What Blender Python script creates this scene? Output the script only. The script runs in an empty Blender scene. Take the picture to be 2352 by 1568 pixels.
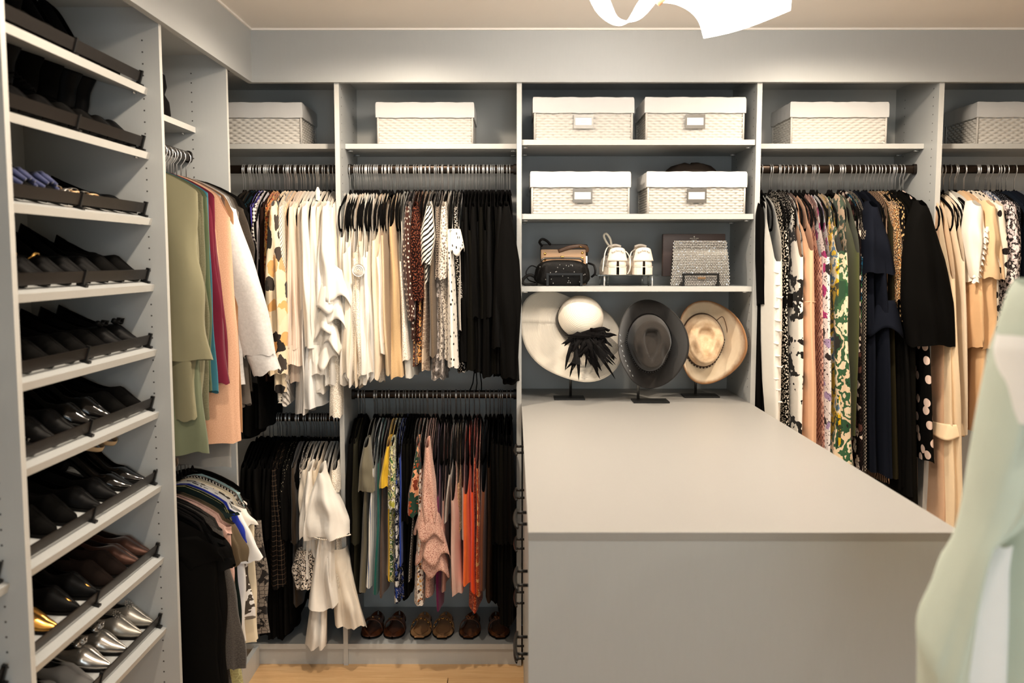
import bpy, bmesh, math, random
import numpy as np
from mathutils import Vector, Matrix, Euler

SC = bpy.context.scene
COL = SC.collection
random.seed(7)
PI = math.pi

# ------------------------------------------------------------------ camera
F_PX, PITCH, YAW, EYE = 2110.0, math.radians(5.12), 0.0022, 1.593
cam_data = bpy.data.cameras.new('camera')
cam = bpy.data.objects.new('camera', cam_data)
COL.objects.link(cam)
cam.location = (0, 0, EYE)
cam.rotation_euler = (PI / 2 - PITCH, 0, YAW)
cam_data.sensor_width = 36.0
cam_data.lens = F_PX / 2352 * 36.0
cam_data.clip_start = 0.02
cam_data.dof.use_dof = True
cam_data.dof.focus_distance = 3.35
cam_data.dof.aperture_fstop = 3.2
SC.camera = cam
CAM_M = Euler((PI / 2 - PITCH, 0, YAW)).to_matrix()

# ------------------------------------------------------------------ light
world = bpy.data.worlds.new('world')
SC.world = world
world.use_nodes = True
world.node_tree.nodes['Background'].inputs[0].default_value = (0.75, 0.82, 1.0, 1)
world.node_tree.nodes['Background'].inputs[1].default_value = 0.02
SC.view_settings.view_transform = 'Standard'
SC.view_settings.look = 'None'
SC.view_settings.gamma = 1
SC.view_settings.use_curve_mapping = False
SC.view_settings.exposure = 0.42

LAMP_EMIT = 16.5
SPOT_W = 34.0
WARM = (1.0, 0.85, 0.68)


def area_light(name, loc, target, sx, sy, power, color):
    l = bpy.data.lights.new(name, 'AREA')
    l.shape = 'RECTANGLE'
    l.size, l.size_y, l.energy, l.color = sx, sy, power, color
    o = bpy.data.objects.new(name, l)
    o.location = loc
    o.rotation_euler = (Vector(target) - Vector(loc)).to_track_quat('-Z', 'Y').to_euler()
    COL.objects.link(o)
    return o


# added cool fill behind the camera, an unseen source standing in for daylight
area_light('unseen_cool_fill', (0.3, -2.05, 1.35), (0.3, 3.0, 1.5), 1.4, 2.0, 28.0, (0.78, 0.92, 1.0))


# ------------------------------------------------------------------ helpers
def ray(px, py):
    return CAM_M @ Vector(((px - 1176) / F_PX, (784 - py) / F_PX, -1.0))


def P(px, py, X=None, Y=None, Z=None):
    """world point where the sight line of a photo pixel meets a plane of known position"""
    r = ray(px, py)
    if Y is not None:
        t = Y / r.y
    elif X is not None:
        t = X / r.x
    else:
        t = (Z - EYE) / r.z
    return Vector((0, 0, EYE)) + r * t


def lin(c):
    c = c / 255.0
    return c / 12.92 if c <= 0.04045 else ((c + 0.055) / 1.055) ** 2.4


def C(r, g=None, b=None):
    if g is None:
        if isinstance(r, (tuple, list)):
            r, g, b = r
        else:
            g = b = r
    return (lin(r), lin(g), lin(b), 1.0)


class NT:
    """tiny helper around a material's node tree"""
    def __init__(self, name):
        self.m = bpy.data.materials.new(name)
        self.m.use_nodes = True
        self.t = self.m.node_tree
        self.b = self.t.nodes['Principled BSDF']

    def n(self, typ, **kw):
        nd = self.t.nodes.new(typ)
        for k, v in kw.items():
            setattr(nd, k, v)
        return nd

    def l(self, a, b):
        self.t.links.new(a, b)

    def val(self, sock, v):
        if isinstance(v, (int, float)):
            sock.default_value = v
        elif isinstance(v, tuple):
            sock.default_value = v
        else:
            self.l(v, sock)

    def math(self, op, a, b=0.0, c=None, clamp=False):
        nd = self.n('ShaderNodeMath', operation=op)
        nd.use_clamp = clamp
        self.val(nd.inputs[0], a)
        self.val(nd.inputs[1], b)
        if c is not None:
            self.val(nd.inputs[2], c)
        return nd.outputs[0]

    def mix(self, f, a, b):
        nd = self.n('ShaderNodeMix', data_type='RGBA')
        self.val(nd.inputs[0], f)
        self.val(nd.inputs[6], a)
        self.val(nd.inputs[7], b)
        return nd.outputs[2]

    def mapping(self, src='UV', scale=(1, 1, 1), rot=0.0, loc=(0, 0, 0)):
        tc = self.n('ShaderNodeTexCoord')
        mp = self.n('ShaderNodeMapping')
        self.l(tc.outputs[src], mp.inputs[0])
        mp.inputs['Location'].default_value = loc
        mp.inputs['Rotation'].default_value = (0, 0, rot)
        mp.inputs['Scale'].default_value = scale
        return mp.outputs[0]

    def noise(self, vec, scale, detail=2.0, rough=0.5, out=0):
        nd = self.n('ShaderNodeTexNoise')
        if vec is not None:
            self.l(vec, nd.inputs['Vector'])
        nd.inputs['Scale'].default_value = scale
        nd.inputs['Detail'].default_value = detail
        nd.inputs['Roughness'].default_value = rough
        return nd.outputs[out]

    def voro(self, vec, scale, rnd=1.0, feature='F1', dims='2D'):
        nd = self.n('ShaderNodeTexVoronoi', feature=feature, voronoi_dimensions=dims)
        self.l(vec, nd.inputs['Vector'])
        nd.inputs['Scale'].default_value = scale
        nd.inputs['Randomness'].default_value = rnd
        return nd

    def bump(self, height, strength=0.2, dist=0.002):
        nd = self.n('ShaderNodeBump')
        nd.inputs['Strength'].default_value = strength
        nd.inputs['Distance'].default_value = dist
        self.l(height, nd.inputs['Height'])
        self.l(nd.outputs[0], self.b.inputs['Normal'])

    def ramp(self, fac, stops, const=True):
        nd = self.n('ShaderNodeValToRGB')
        cr = nd.color_ramp
        cr.interpolation = 'CONSTANT' if const else 'LINEAR'
        while len(cr.elements) < len(stops):
            cr.elements.new(0.5)
        for e, (p, c) in zip(cr.elements, stops):
            e.position = p
            e.color = c
        self.l(fac, nd.inputs[0])
        return nd.outputs[0]


MATS = {}


def plain(name, col, rough=0.5, metal=0.0, bump=None, spec=0.5, coat=0.0, trans=0.0, ior=1.45):
    if name in MATS:
        return MATS[name]
    k = NT(name)
    k.b.inputs['Base Color'].default_value = col
    k.b.inputs['Roughness'].default_value = rough
    k.b.inputs['Metallic'].default_value = metal
    k.b.inputs['Specular IOR Level'].default_value = spec
    k.b.inputs['Coat Weight'].default_value = coat
    k.b.inputs['Transmission Weight'].default_value = trans
    k.b.inputs['IOR'].default_value = ior
    v = k.mapping('Object')
    if bump:
        k.bump(k.noise(v, bump[0], 3), bump[1], bump[2])
    else:   # slight wear so that no surface is perfectly even
        n = k.noise(v, 35, 3)
        k.l(k.math('MULTIPLY_ADD', n, 0.08, max(0.0, rough - 0.04)), k.b.inputs['Roughness'])
    MATS[name] = k.m
    return k.m


def laminate(name, col):
    k = NT(name)
    v = k.mapping('Object', (1, 1, 0.12))
    n = k.noise(v, 180, 3, 0.6)
    c2 = tuple(x * 0.955 for x in col[:3]) + (1,)
    k.l(k.mix(n, col, c2), k.b.inputs['Base Color'])
    k.b.inputs['Roughness'].default_value = 0.42
    k.b.inputs['Specular IOR Level'].default_value = 0.35
    k.bump(n, 0.05, 0.0004)
    MATS[name] = k.m
    return k.m


def fabric(name, kind='plain', c=(200, 200, 200), c2=None, c3=None, s=60.0, th=0.3, rot=0.0, rnd=1.0,
           rough=0.9, pal=None, sheen=0.15, sx=1.0, grain=900, bs=0.25, spec=0.2, metal=0.0):
    """procedural cloth; coordinates are the cloth's own lengths in metres (UV)"""
    if name in MATS:
        return MATS[name]
    k = NT(name)
    b = k.b
    b.inputs['Roughness'].default_value = rough
    dark = max(c) < 60 and not metal
    b.inputs['Specular IOR Level'].default_value = min(spec, .06) if dark else spec
    b.inputs['Sheen Weight'].default_value = 0.0 if dark else sheen
    b.inputs['Sheen Roughness'].default_value = 0.5
    b.inputs['Metallic'].default_value = metal
    a1 = C(c)
    a2 = C(c2) if c2 else a1
    a3 = C(c3) if c3 else a2
    uv = k.mapping('UV', (sx, 1, 1), rot)
    fine = k.noise(uv, grain, 2)
    out = None
    if kind == 'plain':
        n = k.noise(uv, 30, 3)
        out = k.mix(k.math('MULTIPLY', n, 0.35), a1, tuple(x * 0.8 for x in a1[:3]) + (1,))
    elif kind == 'heather':
        n = k.noise(uv, s, 4, 0.75)
        out = k.mix(k.math('MULTIPLY_ADD', n, 3.0, -1.0, True), a1, a2)
    elif kind == 'dots':
        vo = k.voro(uv, s, rnd)
        out = k.mix(k.math('LESS_THAN', vo.outputs['Distance'], th), a1, a2)
    elif kind == 'specks':
        vo = k.voro(uv, s, 1.0)
        sel = k.math('LESS_THAN', vo.outputs['Distance'], th)
        out = k.mix(sel, a1, a2)
        n = k.noise(uv, s * 0.6, 2)
        out = k.mix(k.math('GREATER_THAN', n, 0.58), out, a3)
    elif kind == 'leopard':
        w = k.n('ShaderNodeMix', data_type='VECTOR')
        w.inputs[0].default_value = 0.012
        k.l(uv, w.inputs[4])
        k.l(k.noise(uv, s * 1.3, 2, out=1), w.inputs[5])
        vo = k.voro(w.outputs[1], s, 0.85)
        d = vo.outputs['Distance']
        n = k.noise(uv, s * 2.2, 1)
        ring = k.math('MULTIPLY', k.math('GREATER_THAN', d, th * 0.55), k.math('LESS_THAN', d, th))
        ring = k.math('MULTIPLY', ring, k.math('GREATER_THAN', n, 0.40))
        core = k.math('LESS_THAN', d, th * 0.55)
        out = k.mix(core, a1, a3)
        out = k.mix(ring, out, a2)
    elif kind == 'floral':
        w = k.n('ShaderNodeMix', data_type='VECTOR')
        w.inputs[0].default_value = 1.5 / s
        k.l(uv, w.inputs[4])
        k.l(k.noise(uv, s * 0.9, 3, out=1), w.inputs[5])
        vo = k.voro(w.outputs[1], s, 1.0)
        sep = k.n('ShaderNodeSeparateColor')
        k.l(vo.outputs['Color'], sep.inputs[0])
        cols = [C(x) for x in pal]
        st = [(i / len(cols), cc) for i, cc in enumerate(cols)]
        pc = k.ramp(sep.outputs[0], st)
        inside = k.math('LESS_THAN', vo.outputs['Distance'], th)
        out = k.mix(inside, a1, pc)
        if c2:
            vo2 = k.voro(w.outputs[1], s * 2.7, 1.0)
            out = k.mix(k.math('LESS_THAN', vo2.outputs['Distance'], 0.16), out, a2)
    elif kind == 'camo':
        n = k.noise(uv, s, 4, 0.55)
        cols = [C(x) for x in pal]
        st = [(0.0, cols[0])] + [(0.36 + 0.28 * i / (len(cols) - 1), cc) for i, cc in enumerate(cols[1:])]
        out = k.ramp(n, st)
    elif kind == 'stripes':
        sep = k.n('ShaderNodeSeparateXYZ')
        k.l(uv, sep.inputs[0])
        fr = k.math('FRACT', k.math('MULTIPLY', sep.outputs[0], s))
        out = k.mix(k.math('LESS_THAN', fr, th), a1, a2)
        if c3:
            fr2 = k.math('FRACT', k.math('MULTIPLY', sep.outputs[0], s * 0.37))
            out = k.mix(k.math('LESS_THAN', fr2, th * 0.6), out, a3)
    elif kind == 'grid':
        sep = k.n('ShaderNodeSeparateXYZ')
        k.l(uv, sep.inputs[0])
        f1 = k.math('LESS_THAN', k.math('FRACT', k.math('MULTIPLY', sep.outputs[0], s)), th)
        f2 = k.math('LESS_THAN', k.math('FRACT', k.math('MULTIPLY', sep.outputs[1], s)), th)
        out = k.mix(k.math('MAXIMUM', f1, f2), a1, a2)
    elif kind == 'weave':
        ck = k.n('ShaderNodeTexChecker')
        k.l(uv, ck.inputs[0])
        ck.inputs['Scale'].default_value = s
        n = k.noise(uv, s * 0.7, 2, 0.7)
        out = k.mix(k.math('MULTIPLY', ck.outputs['Fac'], k.math('MULTIPLY_ADD', n, 2.4, -0.5, True)), a1, a2)
        if c3:
            out = k.mix(k.math('GREATER_THAN', k.noise(uv, s * 0.25, 2), 0.6), out, a3)
    elif kind == 'snake':
        vo = k.voro(uv, s, 0.55, 'DISTANCE_TO_EDGE')
        out = k.mix(k.math('LESS_THAN', vo.outputs['Distance'], th), a1, a2)
        n = k.noise(uv, s * 0.35, 2)
        out = k.mix(k.math('GREATER_THAN', n, 0.56), out, a3)
    elif kind == 'zebra':
        wv = k.n('ShaderNodeTexWave')
        k.l(uv, wv.inputs[0])
        wv.inputs['Scale'].default_value = s
        wv.inputs['Distortion'].default_value = 6.0
        wv.inputs['Detail Scale'].default_value = 0.6
        out = k.mix(k.math('GREATER_THAN', wv.outputs['Fac'], th), a1, a2)
    k.l(out, b.inputs['Base Color'])
    k.bump(fine, bs, 0.0006)
    MATS[name] = k.m
    return k.m


# -------------------------------------------------------------- mesh builder
class MB:
    def __init__(self):
        self.v, self.f, self.uv = [], [], None

    def add(self, vs, fs):
        o = len(self.v)
        self.v += [tuple(x) for x in vs]
        self.f += [tuple(i + o for i in f) for f in fs]
        return self

    def box(self, x0, x1, y0, y1, z0, z1, bev=0.0, M=None):
        if bev <= 0:
            vs = [(x, y, z) for z in (z0, z1) for y in (y0, y1) for x in (x0, x1)]
            fs = [(0, 2, 3, 1), (4, 5, 7, 6), (0, 1, 5, 4), (2, 6, 7, 3), (0, 4, 6, 2), (1, 3, 7, 5)]
        else:
            bm = bmesh.new()
            bmesh.ops.create_cube(bm, size=1)
            for v in bm.verts:
                v.co = Vector(((x0 + x1) / 2 + v.co.x * (x1 - x0), (y0 + y1) / 2 + v.co.y * (y1 - y0),
                               (z0 + z1) / 2 + v.co.z * (z1 - z0)))
            bmesh.ops.bevel(bm, geom=bm.edges[:], offset=bev, segments=2, affect='EDGES', profile=0.6)
            bm.verts.index_update()
            vs = [v.co.copy() for v in bm.verts]
            fs = [[v.index for v in f.verts] for f in bm.faces]
            bm.free()
        if M is not None:
            vs = [M @ Vector(v) for v in vs]
        return self.add(vs, fs)

    def tube(self, pts, r, n=8, closed=False, flat=(1, 1), cap=True, up=None):
        """tube along a path; r one radius or one per point; flat scales the two section axes"""
        pts = [Vector(p) for p in pts]
        m = len(pts)
        rs = r if isinstance(r, (list, tuple)) else [r] * m
        T = []
        for i in range(m):
            if closed:
                t = pts[(i + 1) % m] - pts[i - 1]
            else:
                t = pts[min(i + 1, m - 1)] - pts[max(i - 1, 0)]
            T.append(t.normalized() if t.length > 1e-9 else Vector((0, 0, 1)))
        u = Vector(up) if up else (Vector((1, 0, 0)) if abs(T[0].x) < 0.8 else Vector((0, 1, 0)))
        vs, fs = [], []
        for i in range(m):
            u = (u - T[i] * u.dot(T[i]))
            u = u.normalized() if u.length > 1e-6 else T[i].orthogonal().normalized()
            w = T[i].cross(u)
            for j in range(n):
                a = 2 * PI * j / n
                vs.append(pts[i] + u * (math.cos(a) * rs[i] * flat[0]) + w * (math.sin(a) * rs[i] * flat[1]))
        for i in range(m if closed else m - 1):
            for j in range(n):
                a, b = i * n + j, i * n + (j + 1) % n
                c, d = ((i + 1) % m) * n + (j + 1) % n, ((i + 1) % m) * n + j
                fs.append((a, b, c, d))
        if cap and not closed:
            fs.append(tuple(range(n - 1, -1, -1)))
            fs.append(tuple((m - 1) * n + j for j in range(n)))
        return self.add(vs, fs)

    def lathe(self, prof, n=32, M=None, fx=None, cap=False):
        """prof: (radius, z) list; fx(x, y, z, i) may bend the vertices"""
        vs, fs = [], []
        for i, (r, z) in enumerate(prof):
            for j in range(n):
                a = 2 * PI * j / n
                p = Vector((r * math.cos(a), r * math.sin(a), z))
                if fx:
                    p = Vector(fx(p.x, p.y, p.z, i))
                vs.append(M @ p if M is not None else p)
        for i in range(len(prof) - 1):
            for j in range(n):
                fs.append((i * n + j, i * n + (j + 1) % n, (i + 1) * n + (j + 1) % n, (i + 1) * n + j))
        if cap:
            fs.append(tuple(range(n - 1, -1, -1)))
            fs.append(tuple((len(prof) - 1) * n + j for j in range(n)))
        return self.add(vs, fs)

    def grid(self, fn, nu, nv, M=None):
        vs, fs = [], []
        for i in range(nu + 1):
            for j in range(nv + 1):
                p = Vector(fn(i / nu, j / nv))
                vs.append(M @ p if M is not None else p)
        for i in range(nu):
            for j in range(nv):
                a = i * (nv + 1) + j
                fs.append((a, a + nv + 1, a + nv + 2, a + 1))
        return self.add(vs, fs)

    def mesh(self, name, mat, smooth=False, auto=None):
        me = bpy.data.meshes.new(name)
        me.from_pydata(self.v, [], self.f)
        if mat:
            me.materials.append(mat)
        if smooth:
            me.polygons.foreach_set('use_smooth', [True] * len(me.polygons))
        if self.uv is not None:
            l = me.uv_layers.new(name='UV')
            idx = np.empty(len(me.loops), dtype=np.int32)
            me.loops.foreach_get('vertex_index', idx)
            l.data.foreach_set('uv', np.asarray(self.uv, dtype=np.float32)[idx].ravel())
        me.update()
        if auto:
            me.set_sharp_from_angle(angle=auto)
        return me

    def build(self, name, mat, parent=None, smooth=False, auto=None, loc=None, rot=None):
        return link(name, self.mesh(name, mat, smooth, auto), parent, loc, rot)


def link(name, data, parent=None, loc=None, rot=None):
    o = bpy.data.objects.new(name, data)
    COL.objects.link(o)
    if parent is not None:
        o.parent = parent
    if loc is not None:
        o.location = loc
    if rot is not None:
        o.rotation_euler = rot
    return o


def tag(o, label, cat, group=None):
    o['label'], o['category'] = label, cat
    if group:
        o['group'] = group
    return o


def thing(name, label, cat, loc=(0, 0, 0), rot=(0, 0, 0), group=None):
    return tag(link(name, None, None, loc, rot), label, cat, group)


def copy_tree(o, parent=None):
    c = o.copy()
    COL.objects.link(c)
    if parent is not None:
        c.parent = parent
    for ch in list(o.children):
        copy_tree(ch, c)
    return c


def struct(o):
    o['kind'] = 'structure'
    return o


# -------------------------------------------------------------- common materials
M_CAB = laminate('grey_laminate', C(176, 178, 177))
M_EDGE = laminate('lit_edge_band', C(190, 189, 184))  # edge band lightened, the light it catches put into its colour
M_WALL = plain('painted_wall', C(205, 202, 196), 0.8)
M_CEIL = plain('white_ceiling_paint', C(240, 235, 228), 0.85)
M_BRONZE = plain('dark_bronze', C(34, 28, 24), 0.38, 0.6)
M_RODM = plain('bronze_rod', C(46, 37, 30), 0.3, 0.8)
M_BLACKMETAL = plain('black_metal', C(22, 21, 20), 0.4, 0.3)
M_CHROME = plain('chrome', C(240, 240, 240), 0.30, 0.9)
M_STEEL = plain('brushed_steel', C(170, 168, 165), 0.3, 1.0)
M_GOLD = plain('polished_gold', C(222, 176, 100), 0.2, 1.0)
M_HOLE = plain('hole_shadow', C(70, 68, 66), 0.8)
M_VELVET = fabric('black_velvet', 'plain', (9, 8, 8), sheen=0.0, spec=0.05)
M_CLEAR = plain('clear_acrylic', C(240, 245, 246), 0.04, 0.0, trans=1.0, ior=1.3)
M_WHITE = plain('white_paint', C(238, 236, 232), 0.5)

# ================================================================== the room
D, YB = 3.489, 3.879                 # front plane and back-panel plane of the far closet wall
XF, XBK = -0.990, -1.380             # front plane and back plane of the left closet wall
TOPZ = 2.29
Y0 = -2.30
XR = 2.90

floor = struct(MB().box(-1.42, XR, Y0, 3.92, -0.06, -0.014).build('floor', plain('subfloor', C(120, 96, 70), 0.8)))


def oak():
    k = NT('light_oak')
    v = k.mapping('Object', (2.2, 26, 26))
    oi = k.n('ShaderNodeObjectInfo')
    ad = k.n('ShaderNodeVectorMath', operation='ADD')
    k.l(v, ad.inputs[0])
    cm = k.n('ShaderNodeCombineXYZ')
    k.l(k.math('MULTIPLY', oi.outputs['Random'], 60.0), cm.inputs[0])
    k.l(cm.outputs[0], ad.inputs[1])
    n = k.noise(ad.outputs[0], 2.4, 5, 0.62)
    c = k.ramp(n, [(0.25, C(196, 152, 104)), (0.5, C(214, 174, 124)), (0.75, C(228, 192, 144))], False)
    c = k.mix(k.math('MULTIPLY', oi.outputs['Random'], 0.35), c, C(186, 142, 96))
    k.l(c, k.b.inputs['Base Color'])
    k.b.inputs['Roughness'].default_value = 0.45
    k.bump(n, 0.08, 0.0006)
    return k.m


M_OAK = oak()
plank_mesh = MB().box(-0.9, 0.9, -0.094, 0.094, -0.014, 0.0, bev=0.0015).mesh('plank', M_OAK)
row = 0
y = Y0 + 0.095
while y < 3.60:
    off = (0.0, 0.7, 1.25)[row % 3]
    for i in range(-1, 3):
        xc = -0.6 + off + i * 1.803
        if -1.9 < xc < 3.6:
            link('plank', plank_mesh, floor, (xc, y, 0))
    y += 0.1895
    row += 1

struct(MB().box(-1.42, XR, Y0, 3.92, 2.44, 2.50).build('ceiling', M_CEIL))
struct(MB().box(-1.42, XR, YB + 0.015, YB + 0.07, 0, 2.44).build('wall_back', M_WALL))
struct(MB().box(-1.47, XBK - 0.015, Y0, 3.95, 0, 2.44).build('wall_left', M_WALL))
struct(MB().box(XR, XR + 0.05, Y0, 3.95, 0, 2.44).build('wall_right', M_WALL))
w = MB()
w.box(-1.42, -0.85, Y0 - 0.05, Y0, 0, 2.44).box(1.05, XR, Y0 - 0.05, Y0, 0, 2.44).box(-0.85, 1.05, Y0 - 0.05, Y0, 2.42, 2.44)
struct(w.build('wall_front', M_WALL))
struct(MB().box(-0.972, XR, D - 0.014, D + 0.012, 2.246, 2.44).build('trim_1', M_CAB))
struct(MB().box(-0.992, -0.972, Y0, D + 0.012, 2.246, 2.44).build('trim_2', M_CAB))
bead = MB()
bead.box(-0.972, XR, D - 0.020, D - 0.014, 2.433, 2.44).box(-0.972, -0.966, Y0, D - 0.02, 2.433, 2.44)
struct(bead.build('trim_3', M_CEIL))

# ------------------------------------------------------------- closet units
PXD = lambda px: P(px, 193, Y=D).x
BOT_T = P(1000, 1479, Y=D).z           # top of the closet's raised bottom panel
BOT_B = P(1000, 1491, Y=D).z
ROD_Z = 1.945
ROD_Y = D + 0.175
ROD_X = -1.125


def panel(name, parent, x0, x1, y0, y1, z0, z1, edge=None):
    """a melamine board; edge = side whose edge band is coloured lighter, as if catching light"""
    o = MB().box(x0, x1, y0, y1, z0, z1).build(name, M_CAB, parent)
    o.data.materials.append(M_EDGE)
    if edge == 'y':
        o.data.polygons[2].material_index = 1
    elif edge == 'x':
        o.data.polygons[5].material_index = 1
    return o


hole_disc = [(math.cos(a * PI / 3) * 0.0026, math.sin(a * PI / 3) * 0.0026) for a in range(6)]


def holes(parent, pts, axis):
    """rows of shelf-pin drillings, raised discs coloured as the shade inside the holes"""
    m = MB()
    for p in pts:
        vs = []
        for h in (0.0, 0.0004):
            for a, b in hole_disc:
                if axis == 'x-':
                    vs.append((p[0] - h, p[1] + a, p[2] + b))
                elif axis == 'x+':
                    vs.append((p[0] + h, p[1] + a, p[2] + b))
                else:
                    vs.append((p[0] + a, p[1] - h, p[2] + b))
        fs = [(i, (i + 1) % 6, 6 + (i + 1) % 6, 6 + i) for i in range(6)] + [tuple(range(6, 12))]
        m.add(vs, fs)
    o = m.build('pin_holes', M_HOLE, parent)
    o['kind'] = 'stuff'
    return o


def pins(shelf, pts, axis):
    for p in pts:
        v = (0.022, 0, 0) if axis == 'x' else (0, 0.022, 0)
        MB().tube([Vector(p) - Vector(v) * .5, Vector(p) + Vector(v) * .5], 0.0032, 8).build('shelf_pin', M_CHROME, shelf, True)


def rod(parent, a, b, brackets=True):
    """oval wardrobe rod with a lower lip and its end brackets"""
    a, b = Vector(a), Vector(b)
    ax = (b - a).normalized()
    n = Vector((-ax.y, ax.x, 0))
    m = MB()
    prof = []
    for i in range(16):
        t = 2 * PI * i / 16
        prof.append((0.0085 * math.copysign(abs(math.cos(t)) ** 0.7, math.cos(t)),
                     0.0165 * math.copysign(abs(math.sin(t)) ** 0.7, math.sin(t))))
    vs = []
    for q in (a, b):
        for c, s in prof:
            vs.append(q + n * c + Vector((0, 0, s)))
    fs = [(i, (i + 1) % 16, 16 + (i + 1) % 16, 16 + i) for i in range(16)] + [tuple(range(16)), tuple(range(16, 32))]
    m.add(vs, fs)
    o = m.build('closet_rod', M_RODM, parent, True, auto=0.6)
    if brackets:
        for q, d in ((a, ax), (b, -ax)):
            k = MB()
            vs = []
            for h in (0.0, 0.012):
                for c, s in prof:
                    vs.append(q + d * h + n * c * 1.5 + Vector((0, 0, s * 1.25)))
            k.add(vs, fs)
            k.build('rod_bracket', M_BRONZE, o, True, auto=0.6)
    return o


x1L, x1R = PXD(767), PXD(778)
x2L, x2R = PXD(1187), PXD(1198.5)
x3L, x3R = PXD(1740), PXD(1751.5)
x4L, x4R = PXD(2158), PXD(2170)
x5L, x5R = x4L + (x4L - x3L), x4R + (x4L - x3L)
ZS = P(900, 330, Y=D + 0.108).z        # upper shelf of the hanging bays
ROD_Z2 = P(1000, 905, Y=ROD_Y).z
ROD_Z1 = P(700, 958, Y=ROD_Y).z


def hanging_bay(label, xl, xr, left=None, right=None, rods=(ROD_Z,), side_holes=''):
    """back-wall bay between inner faces xl..xr; left/right give the boards it owns"""
    u = thing('closet_unit', label, 'closet', ((xl + xr) / 2, D, 0))
    ox, oy = -(xl + xr) / 2, -D

    def pn(name, x0, x1, y0, y1, z0, z1, edge='y', parent=None):
        return panel(name, parent or u, x0 + ox, x1 + ox, y0 + oy, y1 + oy, z0, z1, edge)
    if left:
        pn('side_panel', left[0], left[1], D, YB, 0, TOPZ)
    if right:
        pn('side_panel', right[0], right[1], D, YB, 0, TOPZ)
    pn('back_panel', xl, xr, YB, YB + 0.012, BOT_B, TOPZ)
    pn('top_panel', xl, xr, D + 0.012, YB, TOPZ, TOPZ + 0.018)
    pn('bottom_panel', xl, xr, D + 0.002, YB, BOT_B, BOT_T)
    pn('toe_kick', xl, xr, D + 0.012, D + 0.03, 0, BOT_B)
    s = pn('shelf', xl + 0.001, xr - 0.001, D + 0.108, YB - 0.001, ZS - 0.019, ZS)
    for px, py in ((xl + 0.012, D + 0.15), (xr - 0.012, D + 0.15), (xl + 0.012, YB - 0.08), (xr - 0.012, YB - 0.08)):
        pins(s, [(px + ox, py + oy, ZS - 0.0225)], 'x')
    for z in rods:
        rod(u, (xl + ox, ROD_Y + oy, z), (xr + ox, ROD_Y + oy, z))
    zz = [1.40 + 0.032 * i for i in range(27)]
    if 'l' in side_holes:
        holes(u, [(xl + ox, D + yy + oy, z) for yy in (0.045, 0.30) for z in zz], 'x+')
    if 'r' in side_holes:
        holes(u, [(xr + ox, D + yy + oy, z) for yy in (0.045, 0.30) for z in zz], 'x-')
    return u


hanging_bay('grey corner closet unit of white blouses beside the left jackets', XBK, x1L, right=(x1L, x1R), rods=(ROD_Z, ROD_Z1))
hanging_bay('grey double-rod closet unit holding cream and black tops above coloured tops', x1R, x2L, right=(x2L, x2R),
            rods=(ROD_Z, ROD_Z2), side_holes='l')
hanging_bay('grey single-rod closet unit of long patterned dresses right of the hat shelves', x3R, x4L, right=(x4L, x4R),
            side_holes='r')
hanging_bay('grey closet unit of cream dresses at the right edge', x4R, x5L, right=(x5L, x5R))

# central shelf unit
u = thing('shelf_unit', 'grey open shelf unit with white baskets, bags and hats', 'shelves', ((x2R + x3L) / 2, D, 0))
ox = -(x2R + x3L) / 2
TOP_WT = P(1198, 925, Y=D).z           # worktop height
panel('side_panel', u, x3L + ox, x3R + ox, 0, YB - D, 0, TOPZ, 'y')
panel('back_panel', u, x2R + ox, x3L + ox, YB - D, YB - D + 0.012, TOP_WT, TOPZ)
panel('top_panel', u, x2R + ox, x3L + ox, 0.012, YB - D, TOPZ, TOPZ + 0.018)
CSH = []
for yy in (320.6, 491, 657.5):
    z = P(1450, yy, Y=D + 0.008).z
    CSH.append(z)
    s = panel('shelf', u, x2R + ox + 0.001, x3L + ox - 0.001, 0.008, YB - D - 0.001, z - 0.0195, z, 'y')
    for px in (x2R + 0.012, x3L - 0.012):
        for py in (0.06, 0.31):
            pins(s, [(px + ox, py, z - 0.023)], 'x')
zz = [1.10 + 0.032 * i for i in range(37)]
holes(u, [(x3L + ox, yy, z) for yy in (0.045, 0.30) for z in zz if min(abs(z - c + .01) for c in CSH) > .02], 'x-')
cap = MB()
for yy, z in ((0.30, 1.86), (0.33, 1.25)):
    cap.lathe([(0.0, 0.0018), (0.006, 0.0015), (0.0075, 0)], 12, Matrix.Translation((x2R + ox + .03, YB - D, z)) @ Matrix.Rotation(PI / 2, 4, 'X'))
cap.build('screw_caps', M_EDGE, u, True)['kind'] = 'stuff'

# ------------------------------------------------------------- island
XI0, XI1, YI = P(1213, 1222, Z=TOP_WT).x, 0.905, P(1213, 1222, Z=TOP_WT).y
wt = MB().box(XI0, XI1, YI, YB - 0.001, TOP_WT - 0.018, TOP_WT, bev=0.0012).build('worktop', laminate('worktop_laminate', C(152, 150, 146)))
tag(wt, 'long pale grey worktop running from the front panel back under the hats', 'worktop')
isl = thing('island_cabinet', 'grey island cabinet of drawers with a plain end panel', 'cabinet', (XI0 + 0.44, YI, 0))


def ip(name, x0, x1, y0, y1, z0, z1, edge=None, parent=None):
    return panel(name, parent or isl, x0 - XI0 - 0.44, x1 - XI0 - 0.44, y0 - YI, y1 - YI, z0, z1, edge)


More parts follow.
